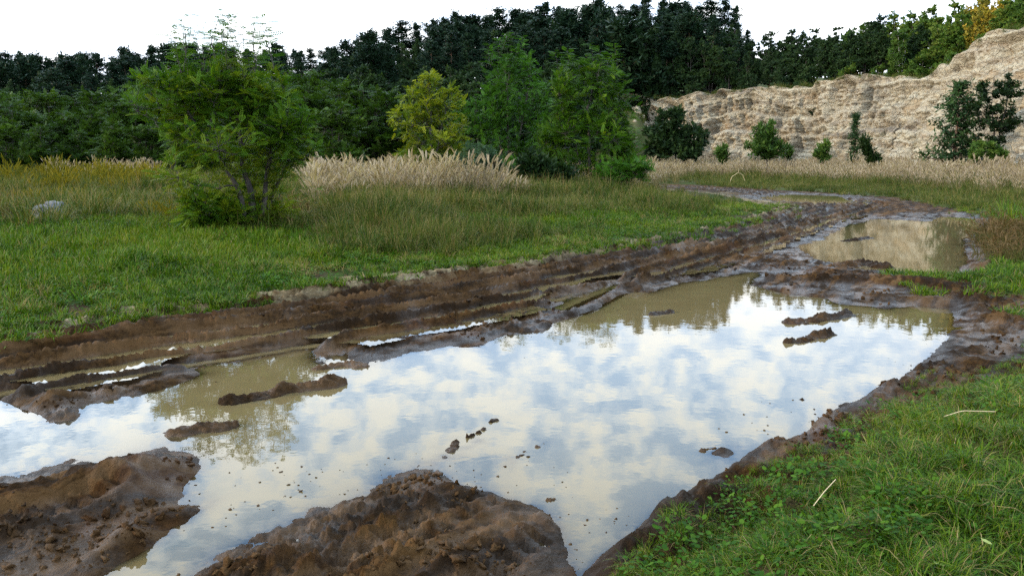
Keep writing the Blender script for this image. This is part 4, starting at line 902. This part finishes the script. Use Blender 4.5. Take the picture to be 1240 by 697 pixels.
    p = gpoly([(1175,322),(1240,330),(1262,300),(1240,285),(1180,284)]); P = sample_poly(p, 26); h, sw, sm = fields(P); k = sw > .1; scatter('withered_weeds', C_RED, P[k], .85, .3, Z=h[k]); P = sample_poly(p, 9); h, sw, sm = fields(P); k = sw > .2; scatter('verge_grass', C_MEAD, P[k], .45, .3, Z=h[k])
build_grass()
def clump(name, label, u, v, n, hgt, rad, w, mat, seed, cat='grass clump'):
    x, y = gp(u, v); V, Q, Tt, var = blades(n, rad, hgt, w, .55, rr_(seed)); o = obj(name, mesh(name, V, [Q, Tt], mat, False, {'var': var}), loc=(x, y, Hat(x, y)-.01)); return tag(o, label, cat)
clump('grass_clump', 'tall bright green grass clump at the right edge beyond the withered weeds', 1228, 283, 260, .75, .5, .012, G_FRESH, 301)
clump('grass_clump', 'moss green grass tuft growing on the mud lump in the far puddle', 1043, 318, 60, .10, .12, .008, G_FRESH, 302)

# ------------------------------------------------------------------ clods and crumbs on the mud
def lump_mesh(name, seed, mat, sub=2, sq=(1, .85, .6), amp=.35, attrs=True):
    bm = bmesh.new(); bmesh.ops.create_icosphere(bm, subdivisions=sub, radius=1.0); V = np.array([v.co[:] for v in bm.verts]); f = np.array([[v.index for v in p.verts] for p in bm.faces]); bm.free()
    d = 1+amp*fbm(V[:, 0]*1.7+seed*3.1, V[:, 1]*1.7, V[:, 2]*1.7, oct=3, gain=.6, seed=seed)*1.6; V = V*d[:, None]*np.array(sq)
    return mesh(name, V, [f], mat, True, {'wet': V[:, 0]*0+.5, 'dry': V[:, 0]*0})
C_CLOD = coll('clods', [bpy.data.objects.new('clod', lump_mesh('clod', 400+i, M_MUD, 2, (1, .8, .5), .95)) for i in range(6)])
def build_clods():
    P = view_sector(2.3, 26, 70000, 38); h, sw, sm = fields(P); nz = fbm(P[:, 0]*2.5, P[:, 1]*2.5, oct=3, seed=221)
    k = (sm < .25) & (h > .015) & (rng.uniform(size=len(P)) < sstep(.0, .6, nz)*.9)
    P, h = P[k], h[k]; s = .004+.022*rng.uniform(0, 1, len(P))**3.5
    scatter('mud_clods', C_CLOD, P, s, .8, 0.0, Z=h)
    P = view_sector(2.6, 12, 2600, 36); h, sw, sm = fields(P); nz = fbm(P[:, 0]*1.2, P[:, 1]*1.2, oct=3, seed=223); k = (sw < -.02) & (sw > -.55) & (nz > .12); P = P[k]
    scatter('floating_crumbs', C_CLOD, P, .003+.007*rng.uniform(0, 1, len(P))**2, .2, 0.0, Z=np.zeros(len(P)))
build_clods()

# ------------------------------------------------------------------ single things
def stone_material():
    m, t = new_mat('pale_stone'); co = t.n('ShaderNodeTexCoord').outputs['Object']; n = t.noise(co, 4, 6, .65); n2 = t.noise(co, 14, 5, .6)
    c = t.ramp(n, [(.35, (.04, .04, .04)), (.5, (.075, .075, .078)), (.65, (.17, .172, .18))]); b = t.n('ShaderNodeBump', {'Height': n2, 'Distance': .05, 'Strength': 1.0})
    out(t, t.n('ShaderNodeBsdfPrincipled', {'Base Color': c, 'Roughness': .9, 'Normal': b.outputs[0]}).outputs[0]); return m
M_STONE = stone_material()
x, y = gp(64, 271, .25); o = obj('boulder', lump_mesh('boulder', 433, M_STONE, 4, (.36, .28, .25), .3), loc=(x, y, Hat(x, y)+.19)); tag(o, 'pale grey boulder lying in the rough grass at far left', 'boulder')
x, y = gp(948, 264); o = obj('stone', lump_mesh('stone', 435, M_STONE, 2, (.06, .05, .045), .3), loc=(x, y, Hat(x, y)+.02)); tag(o, 'small pale stone on the grass edge inside the track bend', 'stone')
m_, t_ = new_mat('dry_straw'); out(t_, t_.n('ShaderNodeBsdfPrincipled', {'Base Color': t_.mix(t_.noise(t_.n('ShaderNodeTexCoord').outputs['Object'], 8), (.38, .25, .12), (.55, .42, .24)), 'Roughness': .6}).outputs[0]); G_DRYM = m_
def dead_branch():
    Y = 46.; b = base_at(893, Y); pts = [np.array([-.45, 0, .1]), rel(b, 886, 214), rel(b, 894, 209), rel(b, 899, 211), rel(b, 902, 219)]
    P = resample(np.array(pts), 14); V, Q = tubes([(P, np.linspace(.012, .008, 14)), (np.array([P[7], P[7]+[.05, .1, .22]]), [.007, .004])], 6)
    tag(obj('dead_branch', mesh('dead_branch', V, [Q], G_DRYM, True), loc=b), 'pale bent dead branch arching out of the grass beyond the bend', 'branch')
dead_branch()
def straw(label, pts, z, rad, seed, name='straw'):
    P = [np.array([*gp(u, v, zz), zz]) for (u, v), zz in zip(pts, z)]; P = resample(np.array(P), 10); c = P.mean(0); V, Q = tubes([(P-c, np.full(10, rad))], 5)
    tag(obj(name, mesh(name, V, [Q], G_DRYM, True), loc=c), label, 'straw')
straw('long dry straw lying across the grass top of the right bank', [(1143,504),(1165,497),(1205,498)], (.26, .28, .27), .0028, 1)
straw('thin dry stalk leaning over the lower grass of the right bank', [(985,612),(998,595),(1012,580)], (.16, .20, .22), .0018, 2)
def fallen_leaf(label, u, v, z, size, rz, name='leaf'):
    x, y = gp(u, v, z); V, Q, Tt, var = broad(1, .001, size, rr_(5), .0); V[:, 2] += .004; o = obj(name, mesh(name, V, [Q], L_LEAF, False, {'var': var}), loc=(x, y, z), rz=rz); tag(o, label, 'leaf')
L_LEAF = leaf_material('pale_leaf', [(.22, .26, .06), (.30, .33, .10)], .3)
fallen_leaf('pale yellow-green leaf showing in the bottom right grass', 1187, 652, .24, .055, .4)
fallen_leaf('broad pale leaf at the bottom edge of the right grass', 1130, 682, .22, .06, 1.4)
def sapling():
    b = base_at(384, 20.5); P = resample(np.array([(0, 0, 0), (.02, 0, .5), rel(b, 384, 222)]), 8); tv = tubes([(P, np.linspace(.012, .004, 8))], 5)
    t = thing('sapling', 'thin leafy sapling right of the many-stemmed locust', 'sapling', b); obj('trunk', mesh('sapling_trunk', tv[0], [tv[1]], BARK, True), t)
    r = rr_(77); n = 22; z = r.uniform(.25, 1, n)*P[-1, 2]; pos = np.c_[r.normal(size=(n, 2))*.03, z]; an = r.uniform(0, 6.28, n); V, Q = place(FR6, pos, np.c_[np.cos(an), np.sin(an), np.full(n, .1)], np.full(n, .2), r); obj('crown', mesh('sapling_crown', V, [Q], L_ROB2, False, {'var': np.repeat(r.uniform(0, 1, n), len(FR6[0]))}), t)
sapling()

# ------------------------------------------------------------------ scree at the foot of the cliff and small plants on its face
def cliff_details():
    C, N = cliff_curve(400)
    if N[200, 1] > 0: N = -N
    c = coll('blocks', [bpy.data.objects.new('block', lump_mesh('block', 460+i, M_CLIFF, 2, (1, .8, .7), .5)) for i in range(5)])
    k = rng.integers(0, 400, 900); d = 2.0+rng.exponential(1.6, 900); P = C[k, :2]+N[k]*d[:, None]
    k2 = rng.integers(0, 400, 700); d = 3.0+rng.exponential(3.0, 700); Q = C[k2, :2]+N[k2]*d[:, None]; k2 = fbm(Q[:, 0]*.2, Q[:, 1]*.2, oct=2, seed=251) > -.05; scatter('cliff_foot_weeds', C_MEAD, Q[k2], 1.5, .3); k2 = rng.integers(0, 400, 1500); Q = C[k2, :2]-N[k2]*rng.uniform(-.5, 3.5, 1500)[:, None]; scatter('rim_grass', C_MEAD, Q, 1.0, .4, Z=C[k2, 2]-.1)
    scatter('scree', c, P, .10+.35*rng.uniform(0, 1, 900)**3, .8, .0)
cliff_details()
